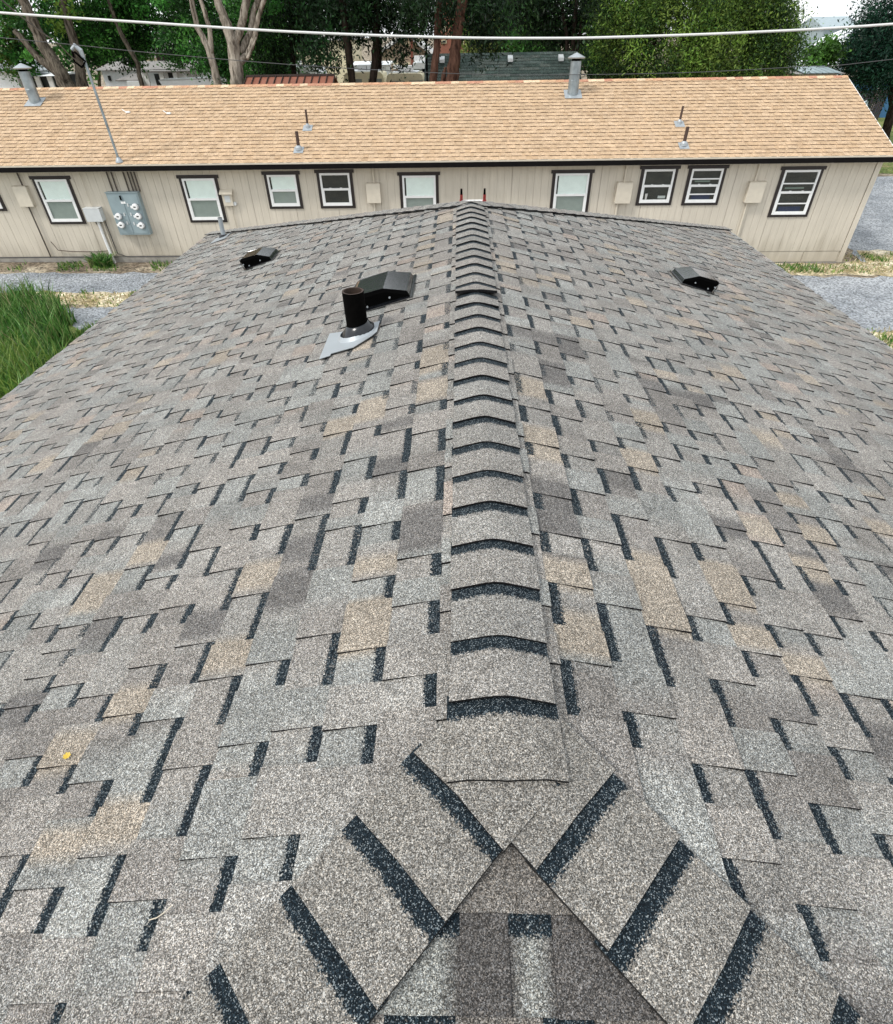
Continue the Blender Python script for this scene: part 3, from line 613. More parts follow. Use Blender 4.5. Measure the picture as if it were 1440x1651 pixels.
# ------------------------------------------------------------------ long tan-roofed building
bldg = thing('long_low_building', (0, 21, -4.4), 'long beige single storey building with tan shingle roof beyond the grey roof', 'building')
YW, YE, ZE, YR, ZR, X0, X1 = 19.2, 18.85, -1.45, 23.0, .135, -24.0, 12.13
WALLC = (.60, .545, .455)
def tan_roof():
    d = MB(); yb = 2*YR-YE; xr = X1+.17; e = .012
    P = [(X0, YE, ZE-e), (xr, YE, ZE-e), (xr, YR, ZR-e), (X0, YR, ZR-e), (xr, yb, ZE-e), (X0, yb, ZE-e)]
    lo = lambda p: (p[0], p[1], p[2]-.1)
    d.face([P[0], P[1], P[2], P[3]]); d.face([P[3], P[2], P[4], P[5]])
    d.face([lo(P[0]), lo(P[3]), lo(P[2]), lo(P[1])]); d.face([lo(P[3]), lo(P[5]), lo(P[4]), lo(P[2])])
    d.face([P[1], lo(P[1]), lo(P[2]), P[2]]); d.face([P[2], lo(P[2]), lo(P[4]), P[4]])
    rf = d.build('roof', M['beige'], bldg)
    sl_ = math.hypot(YR-YE, ZR-ZE); cy, cz = (YR-YE)/sl_, (ZR-ZE)/sl_
    P_ = lambda u, q, h: Vector((u, YR-q*cy-h*cz, ZR-q*cz+h*cy))
    mb = MB(); q = 0.0; ex = .190; nrow = int(round(sl_/ex)); ex = sl_/nrow
    base = [(.455, .33, .22), (.46, .335, .224), (.45, .325, .214), (.475, .35, .238), (.43, .305, .197), (.455, .33, .22)]
    for k in range(nrow):
        q0, q1 = k*ex, (k+1)*ex; u = -17.5-random.random()*.2
        hb_ = 0.006
        mb.face([P_(X0, q0, 0), P_(X0, q1, .003), P_(-17.5, q1, .003), P_(-17.5, q0, 0)], (*base[0], 0))
        while u < xr:
            t = random.choice((.11, .14, .18, .22, .3)); g = random.choice((.08, .1, .14, .18))
            for (a, b, h, cc) in ((u, u+g, .009, 1), (u+g, u+g+t, .017, 0)):
                b = min(b, xr)
                if b <= a: continue
                c = random.choice(base); gg = random.uniform(.97, 1.03)*(0.96 if cc else 1.0); c = (c[0]*gg, c[1]*gg, c[2]*gg, 0)
                if cc:
                    mb.face([P_(a, q0, 0), P_(a, q0+.03, h*.3), P_(b, q0+.03, h*.3), P_(b, q0, 0)], (.39, .28, .18, 0))
                    mb.face([P_(a, q0+.03, h*.3), P_(a, q1, h), P_(b, q1, h), P_(b, q0+.03, h*.3)], c)
                else: mb.face([P_(a, q0, .002), P_(a, q1, h), P_(b, q1, h), P_(b, q0, .002)], c)
                mb.face([P_(a, q1, h), P_(a, q1, -.002), P_(b, q1, -.002), P_(b, q1, h)], (.06, .035, .02, 0))
                if not cc: mb.face([P_(a, q0, .001), P_(a, q1, .001), P_(a, q1, h), P_(a, q0, .002)], (.28, .19, .12, 0)); mb.face([P_(b, q0, .001), P_(b, q0, .002), P_(b, q1, h), P_(b, q1, .001)], (.28, .19, .12, 0))
            u += t+g
    # rear slope
    yb2 = 2*YR-YE
    mb.face([(X0, YR, ZR), (xr, YR, ZR), (xr, yb2, ZE), (X0, yb2, ZE)], (.5, .35, .205, 0))
    mb.build('shingle_field', M['tanroof'], rf, kind='stuff')
    u = -16.5
    while u < xr-.05:
        c = random.choice([(.5, .33, .21), (.46, .27, .17), (.42, .22, .15), (.6, .46, .32)]); m2 = MB(); b = min(u+.26, xr)
        m2.face([(u, YR-.13, ZR-.05+.016), (b, YR-.13, ZR-.05+.022), (b, YR, ZR+.026), (u, YR, ZR+.020)], (*c, 0))
        m2.face([(u, YR, ZR+.020), (b, YR, ZR+.026), (b, YR+.13, ZR-.05+.022), (u, YR+.13, ZR-.05+.016)], (*c, 0))
        m2.face([(u, YR-.13, ZR-.05+.016), (u, YR-.13, ZR-.062), (b, YR-.13, ZR-.062), (b, YR-.13, ZR-.05+.022)], (.08, .05, .03, 0))
        m2.build('ridge_cap', M['tanroof'], rf); u += .26
    m2 = MB(); m2.box((X0, YE-.022, ZE-.03), (xr+.006, YE-.004, ZE+.008)); m2.build('drip_edge', M['beige'], bldg)
    m2 = MB()
    m2.prism([(X0, YE-.05, ZE-.035), (X0, YE-.004, ZE-.035), (X0, YE-.004, ZE-.155), (X0, YE-.05, ZE-.155)], (xr-X0, 0, 0)); m2.build('gutter', M['gutter'], bldg)
    m2 = MB(); th = .14
    m2.prism([(xr, YE, ZE-.0), (xr, YE, ZE-th), (xr, YR, ZR-th), (xr, yb2, ZE-th), (xr, yb2, ZE), (xr, YR, ZR)], (.022, 0, 0)); m2.build('rake_board', M['palewall'], bldg)
    m2 = MB(); m2.box((X0, YE, ZE-.17), (X1+.1, YW+.02, ZE-.15)); m2.build('soffit', M['beige'], bldg)
tan_roof()
# wall core, gable, siding panels
mb = MB(); yb = 2*YR-YW; zt = ZE-.05
mb.box((X0, YW+.03, -4.9), (X1, yb, ZE-.1))
mb.prism([(X1-.02, YW+.03, ZE-.12), (X1-.02, yb, ZE-.12), (X1-.02, YR, ZR-.11)], (-.1, 0, 0)); mb.build('wall', M['beige'], bldg)
def siding_panel(x0, x1, z0, z1):
    mb = MB(); n = 6; w_ = (x1-x0)/n; g = random.uniform(.97, 1.02); c = tuple(q*g for q in WALLC); gw = .0055
    def cc(z): 
        return (*c, 0)
    for i in range(n):
        a, b = x0+i*w_+gw/2, x0+(i+1)*w_-gw/2
        zs = [z0, z0+.25, z0+.5, z1]
        for j in range(3):
            mb.face([(a, YW, zs[j]), (b, YW, zs[j]), (b, YW, zs[j+1]), (a, YW, zs[j+1])], [cc(zs[j]), cc(zs[j]), cc(zs[j+1]), cc(zs[j+1])])
        mb.face([(a, YW, z0), (a, YW, z1), (a, YW+.010, z1), (a, YW+.010, z0)], cc(z1)); mb.face([(b, YW, z0), (b, YW+.012, z0), (b, YW+.012, z1), (b, YW, z1)], cc(z1))
    mb.face([(x0+.002, YW+.011, z0), (x1-.002, YW+.011, z0), (x1-.002, YW+.011, z1), (x0+.002, YW+.011, z1)], tuple(q*.92 for q in c)+(0,))
    mb.face([(x0, YW, z0), (x0, YW+.03, z0), (x1, YW+.03, z0), (x1, YW, z0)], (.1, .09, .07, 0))
    mb.build('siding_panel', M['siding'], bldg)
xj = 11.99; 
while xj > X0+.2:
    a = max(xj-1.3167, X0); siding_panel(a+.003, xj-.003, -4.075 if xj > 5 else -4.045, ZE-.15); xj -= 1.3167
for a, b in ((10.86, 11.95), (9.0, 10.85), (7.1, 8.99), (5.3, 7.09)):
    mb = MB(); mb.box((a, YW+.008, -4.40), (b-.012, YW+.03, -4.095), (*WALLC, 0)); mb.build('skirting_board', M['siding'], bldg)
mb = MB(); mb.box((X0, YW+.015, -4.6), (5.29, YW+.05, -4.06)); mb.box((5.29, YW+.02, -4.7), (X1-.1, YW+.05, -4.4)); mb.build('foundation', M['concrete'], bldg)
mb = MB(); mb.box((X1-.13, YW-.022, -4.42), (X1, YW+.0, ZE-.15), (*WALLC, 0)); mb.box((X1, YW-.022, -4.42), (X1+.022, YW+.12, ZE-.15), (*WALLC, 0)); mb.build('corner_board', M['siding'], bldg)

def window(x0, x1, z0, z1, style, label=None):
    o = thing_part('window', label, bldg); t = .085
    mb = MB(); y = YW-.03
    mb.box((x0, y, z0), (x0+t, YW-.002, z1-t)); mb.box((x1-t, y, z0), (x1, YW-.002, z1-t)); mb.box((x0+t, y+.001, z0), (x1-t, YW-.002, z0+t*.8))
    mb.box((x0-.05, y-.012, z1-t), (x1+.05, YW-.002, z1)); mb.build('trim', M['trim'], o)
    a, b, c, d = x0+t+.004, x1-t-.004, z0+t*.8+.004, z1-t-.004; f = .055; mid = (c+d)/2+.01
    mb = MB(); y2 = YW-.05
    mb.box((a, y2, c), (a+f, YW-.003, d)); mb.box((b-f, y2, c), (b, YW-.003, d)); mb.box((a+f, y2+.001, c), (b-f, YW-.003, c+f)); mb.box((a+f, y2+.001, d-f), (b-f, YW-.003, d))
    mb.build('frame', M['white'], o)
    mb = MB(); mb.box((a+f, y2-.008, mid-.028), (b-f, YW-.012, mid+.028))
    s_ = .03     # lower sash inner frame
    mb.box((a+f, y2+.006, c+f), (a+f+s_, YW-.02, mid-.028)); mb.box((b-f-s_, y2+.006, c+f), (b-f, YW-.02, mid-.028)); mb.box((a+f+s_, y2+.006, c+f), (b-f-s_, YW-.02, c+f+s_))
    mb.build('sash', M['white'], o)
    mb = MB(); yg = YW-.028
    mb.face([(a+f, yg, mid), (b-f, yg, mid), (b-f, yg, d-f), (a+f, yg, d-f)]); mb.build('pane', M['glass'], o)
    mb = MB(); mb.face([(a+f, yg-.004, c+f), (b-f, yg-.004, c+f), (b-f, yg-.004, mid), (a+f, yg-.004, mid)]); mb.build('pane', M['glass'], o)
    yi = YW-.008
    if style == 'blind':
        mb = MB(); mb.face([(a+f+.05, yi-.006, mid), (b-f, yi-.006, mid), (b-f, yi-.006, d-f), (a+f+.05, yi-.006, d-f)]); mb.build('blind', M['blindm'], o)
        mb = MB(); mb.face([(a+f+s_, yi-.004, c+f), (b-f-s_, yi-.004, c+f), (b-f-s_, yi-.004, mid), (a+f+s_, yi-.004, mid)]); mb.build('insect_screen', M['screen'], o)
    mb = MB(); mb.face([(a+f, yi, c+f), (b-f, yi, c+f), (b-f, yi, d-f), (a+f, yi, d-f)]); mb.build('room_interior', M['interior'], o)
    mb = MB()
    for k in (.32, .68):
        xx = a+(b-a)*k; mb.box((xx-.03, y2-.014, mid+.028), (xx+.03, y2+.01, mid+.045))
    if style == 'bars':
        for zz in (c+(mid-c)*.5, mid+(d-mid)*.40): mb.box((a+f, y2+.004, zz-.016), (b-f, YW-.02, zz+.016))
    mb.build('sash_lock', M['white'], o)
    if style in ('bars', 'items'):
        mb = MB()
        if style == 'items': mb.tube([(a+f+.13, yi-.010, c+f+.02), (a+f+.13, yi-.010, c+f+.19)], [.025, .04], 10, (.5, .5, .48, 0)); mb.box((b-f-.30, yi-.012, c+f+.06), (b-f-.08, yi-.004, c+f+.13), (.45, .47, .46, 0)); mb.box((a+f+.05, yi-.012, c+f+.01), (b-f-.05, yi-.004, c+f+.03), (.3, .3, .28, 0))
        else: mb.box((a+f+.1, yi-.012, mid+.09), (b-f-.25, yi-.004, mid+.13), (.16, .2, .17, 0)); mb.box((a+f+.1, yi-.010, c+f+.02), (b-f-.15, yi-.004, c+f+.16), (.02, .03, .07, 0))
        mb.build('things_on_sill', M['attr'], o)
for (a, b, z0, z1, st_) in ((-15.35, -14.17, -2.69, -1.70, 'blind'), (-12.98, -11.84, -3.08, -1.76, 'blind'), (-8.52, -7.36, -3.07, -1.78, 'blind'), (-5.94, -4.90, -2.71, -1.71, 'blind'), (-4.36, -3.29, -2.71, -1.68, 'dark'),
                            (-1.90, -.73, -3.07, -1.77, 'blind'), (2.65, 3.82, -3.07, -1.76, 'blind'), (5.24, 6.31, -2.72, -1.68, 'items'), (6.62, 7.71, -2.73, -1.68, 'bars'), (9.33, 10.53, -3.08, -1.74, 'bars')):
    window(a, b, z0, z1, st_)
def conduit(pts, r=.026, mat='beige', name='conduit', parent=bldg):
    mb = MB(); mb.tube([Vector((p[0], p[1] if len(p) > 2 else YW-.055, p[-1])) for p in pts], r, 8); return mb.build(name, M[mat], parent, smooth=False)
def junction(x0, x1, z0, z1, mat='beige', dep=.14, label=None):
    mb = MB(); mb.box((x0, YW-dep, z0), (x1, YW-.002, z1)); mb.box((x0-.012, YW-dep-.012, z0-.008), (x1+.012, YW-dep-.0, z1+.01)); mb.box((x0-.01, YW-dep-.02, z1+.012), (x1+.01, YW-.002, z1+.022))
    o = mb.build('junction_box', M[mat], bldg, label=label, weld=True); bv = o.modifiers.new('b', 'BEVEL'); bv.width = .006; bv.segments = 1; return o
junction(-13.6, -13.2, -2.55, -2.02); conduit([(-13.32, -1.6), (-13.32, -2.02)], .022, 'siding_shade'); conduit([(-13.42, -2.55), (-13.42, -4.05)], .02, 'siding_shade')
junction(-11.65, -11.17, -2.97, -2.62, 'lightbox', .22, label='pale grey box with a white pipe to the ground'); conduit([(-11.45, -1.6), (-11.45, -2.62)], .012)
conduit([(-11.42, -2.97), (-11.42, -3.6), (-11.38, -4.36)], .045, 'white', 'downpipe'); conduit([(-11.28, -2.97), (-11.27, -4.0)], .02); conduit([(-11.20, -2.97), (-11.18, -3.95), (-10.9, -4.06), (-9.0, -4.07), (-7.5, -4.06)], .014, 'darkwire', 'cable')
conduit([(-11.5, -2.97), (-11.5, YW-.06, -3.08), (-11.35, YW-.05, -3.05)], .012, 'darkwire', 'cable'); conduit([(-13.2, -3.58), (-13.08, -3.84), (-12.7, -3.88), (-11.9, -3.90), (-11.45, -3.87)], .011, 'brown', 'cable')
conduit([(-16, -4.06), (-13, -4.055), (-12, -4.07), (-11.2, -4.06)], .014, 'darkwire', 'cable')
junction(-2.89, -2.49, -2.55, -2.05); conduit([(-2.66, -1.6), (-2.66, -2.05)]); conduit([(-2.70, -2.55), (-2.72, -4.05)])
junction(4.58, 5.02, -2.63, -2.10); conduit([(4.78, -1.6), (4.78, -2.1)]); conduit([(4.68, -2.63), (4.68, -4.05)])
junction(8.46, 8.92, -2.65, -2.12); conduit([(8.62, -1.6), (8.62, -2.12)]); conduit([(8.58, -2.65), (8.58, -4.07)], .024)
conduit([(-10.0, -3.4), (-10.0, -4.0)], .01)
# meter bank
mp_ = thing_part('meter_panel', 'grey steel panel carrying five round glass electricity meters', bldg)
px0, px1, pz0, pz1 = -10.80, -9.83, -3.37, -2.20
mb = MB(); mb.box((px0, YW-.18, pz0), (px1, YW-.002, pz1)); mb.box((px0-.015, YW-.20, pz1+.002), (px1+.015, YW-.002, pz1+.02)); mb.build('cabinet', M['greybox'], mp_)
for (a, b, c, d) in ((.05, .45, .60, 1.12), (.50, .93, .86, 1.12), (.50, .93, .585, .85), (.50, .93, .31, .575), (.05, .45, .31, .575), (.05, .45, .04, .30), (.50, .93, .04, .30)):
    mb = MB(); mb.box((px0+a, YW-.192, pz0+c), (px0+b, YW-.181, pz0+d)); o = mb.build('cover_plate', M['greybox'], mp_)
mb = MB(); mb.box((px0+.40, YW-.22, pz0+.98), (px0+.44, YW-.19, pz0+1.10)); mb.build('switch_handle', M['black'], mp_)
mb = MB(); mb.box((px0+.38, YW-.196, pz0+.88), (px0+.52, YW-.193, pz0+.94)); mb.build('data_plate', M['white'], mp_)
for mxx, mz in ((.18, .54), (.18, .30), (.80, .80), (.80, .54), (.80, .28)):
    c = Vector((px0+mxx, YW-.192, pz0+mz)); mb = MB()
    mb.tube([c, c+Vector((0, -.03, 0))], .105, 20, mat=0); mb.tube([c+Vector((0, -.03, 0)), c+Vector((0, -.09, 0)), c+Vector((0, -.10, 0))], [.088, .085, .07], 20, mat=1)
    mb.box((c.x-.035, c.y-.104, c.z-.012), (c.x+.035, c.y-.1005, c.z+.018), mat=2)
    mb.build('meter', [M['galvflash'], M['white'], M['black']], mp_)
    for s_ in (-1,): 
        m2 = MB(); m2.box((c.x-.17, c.y-.008, c.z-.05), (c.x-.12, c.y, c.z+.02)); m2.build('seal_tab', M['white'], mp_)
    m2 = MB(); m2.box((c.x+(.16 if mxx < .5 else -.25), c.y-.012, c.z+.0), (c.x+(.20 if mxx < .5 else -.21), c.y, c.z+.09)); m2.build('breaker', M['lightbox'], mp_)
for x_ in (-10.62, -10.48, -10.12, -9.99, -9.89, -9.79): conduit([(x_, -1.6), (x_, -2.19)], .022, 'siding_shade')
# bell / phone box
bb = thing_part('phone_box', 'small beige hooded utility box beside the second full window', bldg)
mb = MB(); mb.box((-7.31, YW-.10, -2.60), (-7.02, YW-.002, -2.27)); mb.build('case', M['beige'], bb)
mb = MB(); mb.prism([(-7.36, YW-.17, -2.25), (-7.36, YW-.002, -2.16), (-7.36, YW-.002, -2.18), (-7.36, YW-.17, -2.28)], (.39, 0, 0)); mb.build('hood', M['beige'], bb)
mb = MB(); mb.box((-7.24, YW-.108, -2.50), (-7.08, YW-.101, -2.32)); mb.build('cover_plate', M['lightbox'], bb)
mb = MB(); mb.tube([(-6.98, YW-.002, -2.55), (-6.98, YW-.08, -2.55)], .05, 10); mb.build('knob', M['lightbox'], bb)
conduit([(-7.12, -2.6), (-7.12, -4.04)], .012)
mb = MB(); mb.tube([(-8.0, YW-.02, -3.95), (-8.0, YW-.08, -3.93), (-8.0, YW-.10, -4.0)], .02, 8); mb.tube([(-8.0, YW-.06, -3.95), (-8.0, YW-.06, -3.85)], .01, 6); mb.build('garden_tap', M['black'], bldg)
# roof fittings of the tan roof
def tz(y): return ZE+(ZR-ZE)*(y-YE)/(YR-YE)
def pipe_small(x, y, h, r, label):
    o = thing_part('vent_pipe', label, bldg); z = tz(y)
    mb = MB(); ring_tube(mb, (x, y, z-.02), (x+.01, y, z+h), r, r*.75, 12); mb.build('pipe', [M['brown'], M['interior']], o)
    mb = MB(); mb.tube([(x, y, z), (x, y, z+.07), (x, y, z+.12)], [r*2.2, r*2.0, r*1.25], 12); mb.build('boot', M['galvflash'], o)
    mb = MB(); m_ = (ZR-ZE)/(YR-YE); mb.prism([(x-.14, y-.18, z-.18*m_+.02), (x+.14, y-.18, z-.18*m_+.02), (x+.14, y+.12, z+.12*m_+.02), (x-.14, y+.12, z+.12*m_+.02)], (0, 0, .005)); mb.build('flashing', M['galvflash'], o)
pipe_small(-4.83, 19.45, .46, .048, 'short thick brown vent pipe of the left pair'); pipe_small(-4.72, 20.55, .46, .032, 'thin brown vent pipe of the left pair')
pipe_small(6.38, 19.42, .46, .048, 'short thick brown vent pipe of the right pair'); pipe_small(6.47, 20.5, .44, .032, 'thin brown vent pipe of the right pair')
def stack(x, y, h, lean, label):
    o = thing_part('flue_stack', label, bldg); z = tz(y); r = .165
    b, t = Vector((x, y, z-.05)), Vector((x+lean, y, z+h)); mb = MB(); mb.tube([b, b.lerp(t, .45), b.lerp(t, .46), b.lerp(t, .47), t], [r, r, r*1.04, r, r], 18); mb.build('flue', M['galv'], o, smooth=False)
    mb = MB(); mb.tube([t, t+Vector((0, 0, .07))], r*.8, 14); mb.build('throat', M['black'], o)
    mb = MB(); mb.tube([t+Vector((0, 0, .06)), t+Vector((0, 0, .09)), t+Vector((0, 0, .20))], [r*1.5, r*1.62, .02], 18); mb.build('rain_cap', M['galvflash'], o)
    mb = MB(); m_ = (ZR-ZE)/(YR-YE); mb.prism([(x-.27, y-.28, z-.28*m_+.02), (x+.27, y-.28, z-.28*m_+.02), (x+.27, y+.2, z+.2*m_+.02), (x-.27, y+.2, z+.2*m_+.02)], (0, 0, .006)); mb.build('flashing', M['galvflash'], o)
stack(-13.79, 22.2, .78, 0, 'galvanised flue with conical cap at the left of the tan roof'); stack(3.47, 22.2, .82, 0, 'galvanised flue with conical cap right of the middle of the tan roof')
o = thing_part('service_mast', 'tall thin steel mast with a weatherhead at its top', bldg)
mz = tz(18.98)
mb = MB(); mb.tube([(-10.03, 18.98, mz-.05), (-10.06, 18.98, 1.0)], .036, 10); mb.build('pole', M['galv'], o)
mb = MB(); mb.tube([(-10.03, 18.98, mz), (-10.03, 18.98, mz+.05), (-10.03, 18.98, mz+.12)], [.11, .09, .05], 12); mb.build('boot', M['galvflash'], o)
mb = MB(); mb.tube([(-10.06, 18.98, .98), (-10.08, 18.98, 1.12), (-10.18, 18.96, 1.22), (-10.28, 18.94, 1.14)], [.05, .065, .06, .045], 10); mb.build('weatherhead', M['galvflash'], o)
mb = MB(); mb.tube([(-10.28, 18.94, 1.12), (-10.3, 18.9, .9), (-10.15, 18.9, .78), (-10.12, 18.9, .8), (-10.02, 18.92, .9), (-10.22, 18.92, 1.1)], .028, 6); mb.build('cable_loop', M['black'], o)
for a, b, nm in ((-10.55, 21.49, 's'), (-9.22, 21.39, 's')):
    mb = MB(); z = tz(b); mb.box((a-.06, b-.04, z+.01), (a+.06, b+.04, z+.05)); mb.tube([(a-.02, b, z), (a-.16, b, z+.10)], .012, 6); mb.build('roof_bracket', M['palewall'], bldg)

# ------------------------------------------------------------------ ladder at the far eave
ld = thing('extension_ladder', (.14, 12.2, -4.35), 'red railed extension ladder leaning on the far eave, only its top showing behind the ridge', 'ladder')
lv = Vector((0, 11.25, -.80))-Vector((0, 12.15, -4.35))
for x_ in (-.075, .335):
    mb = MB(); a = Vector((x_, 12.15, -4.35)); b = a+lv*.985
    mb.box((-.015, -.04, 0), (.015, .04, 1)); vs = mb.v; mb.v = [tuple(a.lerp(b, p[2])+Vector((p[0]*1.6, p[1], 0))) for p in vs]; mb.build('rail', M['red'], ld)
    mb = MB(); mb.tube([b, b+lv.normalized()*.10], [.022, .016], 8); mb.build('rail_cap', M['black'], ld)
    mb = MB(); c = a.lerp(b, .965); mb.box((x_-.035, c.y-.05, c.z-.05), (x_+.035, c.y+.05, c.z+.03)); mb.build('rung_bracket', M['red'], ld)
for t in [i/11 for i in range(11)]+[.955]:
    c = Vector((0, 12.15, -4.35)).lerp(Vector((0, 11.25, -.80)), t); mb = MB(); mb.tube([(-.06, c.y, c.z), (.32, c.y, c.z)], .02, 8); mb.build('rung', M['white'], ld)

# ------------------------------------------------------------------ overhead wires
def wire(name, pts, r, mat, label, cat='cable', group=None):
    P = [Vector(p) for p in pts]; out_ = []
    for i in range(len(P)-1):
        for k in range(6):
            t = k/6; p0, p1, p2, p3 = P[max(i-1, 0)], P[i], P[i+1], P[min(i+2, len(P)-1)]
            out_.append(.5*((2*p1)+(p2-p0)*t+(2*p0-5*p1+4*p2-p3)*t*t+(3*p1-p0-3*p2+p3)*t**3))
    out_.append(P[-1]); mb = MB(); mb.tube(out_, r, 8); return tag(mb.build(name, M[mat], None, smooth=True), label, cat, group)
wire('overhead_cable', [(-16, 9, 2.25), (-8.2, 9, 1.78), (-5.67, 9, 1.59), (-3.89, 9, 1.475), (-2.09, 9, 1.365), (-.27, 9, 1.292), (1.0, 9, 1.268), (1.8, 9, 1.268), (3.33, 9, 1.29), (5.07, 9, 1.345), (8, 9, 1.5), (16, 9, 2.1)], .0125, 'wire', 'thick pale overhead cable sagging across the whole top of the picture')
wire('overhead_wire', [(-20, 13, 2.4), (-8.31, 13, 1.38), (-5.71, 13, 1.14), (-3.05, 13, .93), (-.35, 13, .78), (1.35, 13, .735), (3.92, 13, .735), (6.11, 13, .80), (7.61, 13, .88), (18, 13, 1.8)], .0055, 'darkwire', 'thin dark wire just above the ridge of the tan roof')
wire('service_cable', [(-4.2, 4, 3.3), (-6.95, 11.2, 1.82), (-9.23, 16.46, 1.28), (-9.85, 18.0, 1.02), (-10.1, 18.9, .84)], .012, 'darkwire', 'dark service cable running down from the upper left to the mast head')

# ------------------------------------------------------------------ background houses and vehicles
def bx(mb, p0, p1, dep, mat=0, col=(.5, .5, .5, 0)):
    """box whose front face spans pixel corners p0,p1 at depth Y"""
    mb.box((min(p0.x, p1.x), p0.y, min(p0.z, p1.z)), (max(p0.x, p1.x), p0.y+dep, max(p0.z, p1.z)), col, mat)
def simple_house(name, label, cat, pxa, pxb, ytop, Y, dep, wallmat, roofmat, group=None, over=.3, rise=0.25, gz=-4.35):
    a, b = at(pxa, ytop, Y), at(pxb, ytop, Y); o = thing(name, ((a.x+b.x)/2, Y+dep/2, gz), label, cat, group)
    mb = MB(); mb.box((a.x, Y, gz), (b.x, Y+dep, a.z)); mb.build('wall', wallmat, o)
    mb = MB(); mb.prism([(a.x-over, Y-over, a.z+.002), (a.x-over, Y+dep/2, a.z+rise), (a.x-over, Y+dep+over, a.z+.002)], (b.x-a.x+2*over, 0, 0)); mb.build('roof', roofmat, o)
    return o, a, b
# white mobile home with a porch
o, a, b = simple_house('mobile_home', 'white mobile home with a posted porch behind the left of the tan roof', 'mobile home', 163, 318, 113, 44, 4.5, M['palewall'], M['greyroof'], rise=.35)
for (p, q, r_, s_) in ((248, 119, 262, 137), (270, 117, 284, 137)):
    mb = MB(); bx(mb, at(p, q, 43.97), at(r_, s_, 43.97), .02); mb.build('window', M['interior'], o)
mb = MB(); bx(mb, at(173, 122, 43.96), at(180, 130, 43.96), .03); mb.build('window', M['interior'], o)
mb = MB(); bx(mb, at(228, 117, 42.2), at(345, 113, 42.2), 2.0); mb.build('porch_roof', M['greyroof'], o)
for p in (229, 237, 262, 284, 300): mb = MB(); bx(mb, at(p, 117, 42.3), at(p+2.2, 150, 42.3), .1); mb.build('porch_post', M['white'], o)
mb = MB(); P0, P1 = at(186, 129, 42.0), at(226, 124, 42.0); mb.prism([(P0.x, 42, P0.z), (P0.x+.9, 42.6, P1.z+.15), (P1.x, 42.6, P1.z+.1), (P1.x-.05, 42, P0.z-.0)], (0, 0, -.06)); mb.build('awning', M['greyroof'], o)
mb = MB(); bx(mb, at(204, 131, 41.8), at(226, 139, 41.8), 1.2); mb.build('porch_wall', M['palewall'], o)
o = thing('parked_trailer', at(300, 160, 39), 'low white boat-like trailer parked before the porch of the white mobile home', 'trailer')
mb = MB(); p0, p1 = at(257, 131, 39), at(345, 127, 39); mb.prism([(p0.x, 39, p0.z), (p0.x+.2, 39, p0.z-.5), (p1.x, 39, p0.z-.5), (p1.x+.2, 39, p1.z)], (0, 1.6, 0)); mb.build('body', M['palewall'], o)
mb = MB(); mb.prism([(p0.x-.02, 38.98, p0.z+.005), (p1.x+.22, 38.98, p1.z+.005), (p1.x+.22, 40.6, p1.z+.005), (p0.x-.02, 40.6, p0.z+.005)], (0, 0, .06)); mb.build('cover', M['lightbox'], o)
# left white home with small gabled metal roofs
o, a, b = simple_house('mobile_home', 'white metal roofed mobile home at the far left edge', 'mobile home', -90, 24, 117, 38, 4, M['palewall'], M['galvflash'], rise=.45)
mb = MB(); c = at(12, 112, 37.4); mb.prism([(c.x-.9, 37.4, c.z-.1), (c.x, 37.4, c.z+.25), (c.x+.9, 37.4, c.z-.1)], (0, 2.5, 0)); mb.build('porch_roof', M['galvflash'], o)
o, a, b = simple_house('garden_shed', 'low white roofed carport with dark open front, left behind the flue', 'carport', 26, 84, 123, 38.5, 3.5, M['interior'], M['palewall'], rise=.1)
for p in (27, 44, 62, 82): mb = MB(); bx(mb, at(p, 123, 38.3), at(p+2.5, 150, 38.3), .1); mb.build('post', M['white'], o)
o, a, b = simple_house('brown_house', 'dark brown boarded house with weathered grey shingle roof among the left trees', 'house', 250, 345, 84, 54, 7, M['ember'], M['greyroof'], rise=1.6, over=.5)
for i in range(12):
    zz = a.z-.2-i*.2; mb = MB(); mb.box((a.x, a.y-.03, zz-.17), (b.x, a.y-.002, zz)); mb.build('wall_board', M['ember'], o)
o, a, b = simple_house('small_house', 'little cream house end showing between the trunks left of the brown house', 'house', 172, 200, 103, 60, 5, M['cream'], M['greyroof'], rise=.3)
o, a, b = simple_house('cream_house', 'bright cream house side glimpsed right of the leaning trunks', 'house', 234, 256, 93, 58, 5, M['cream'], M['greyroof'], rise=.1)
# copper red standing seam roof
A_ = at(398, 124, 31.5); B_ = at(540, 122, 31.5)
o = thing('metal_roofed_shed', ((A_.x+B_.x)/2, 30.5, -4.35), 'shed with a copper red standing seam roof right behind the tan ridge', 'shed')
zl = A_.z-.75; yl = 29.6
mb = MB(); mb.box((A_.x+.1, yl+.2, -4.35), (B_.x-.1, 33.2, zl-.05)); mb.build('wall', M['ember'], o)
mb = MB(); mb.prism([(A_.x, yl, zl), (A_.x, 31.5, A_.z), (A_.x, 33.4, zl), (A_.x, 33.4, zl-.05), (A_.x, 31.5, A_.z-.05), (A_.x, yl, zl-.05)], (B_.x-A_.x, 0, 0)); rf = mb.build('roof', M['copper'], o)
nse = 12
for i in range(nse+1):
    x_ = A_.x+(B_.x-A_.x)*i/nse; mb = MB(); mb.prism([(x_-.015, yl, zl+.002), (x_-.015, 31.5, A_.z+.002), (x_-.015, 31.5, A_.z+.06), (x_-.015, yl, zl+.06)], (.03, 0, 0)); mb.build('seam', M['ember'], rf)
mb = MB(); mb.box((A_.x, 31.44, A_.z+.002), (B_.x, 31.56, A_.z+.07)); mb.build('ridge_trim', M['ember'], rf)
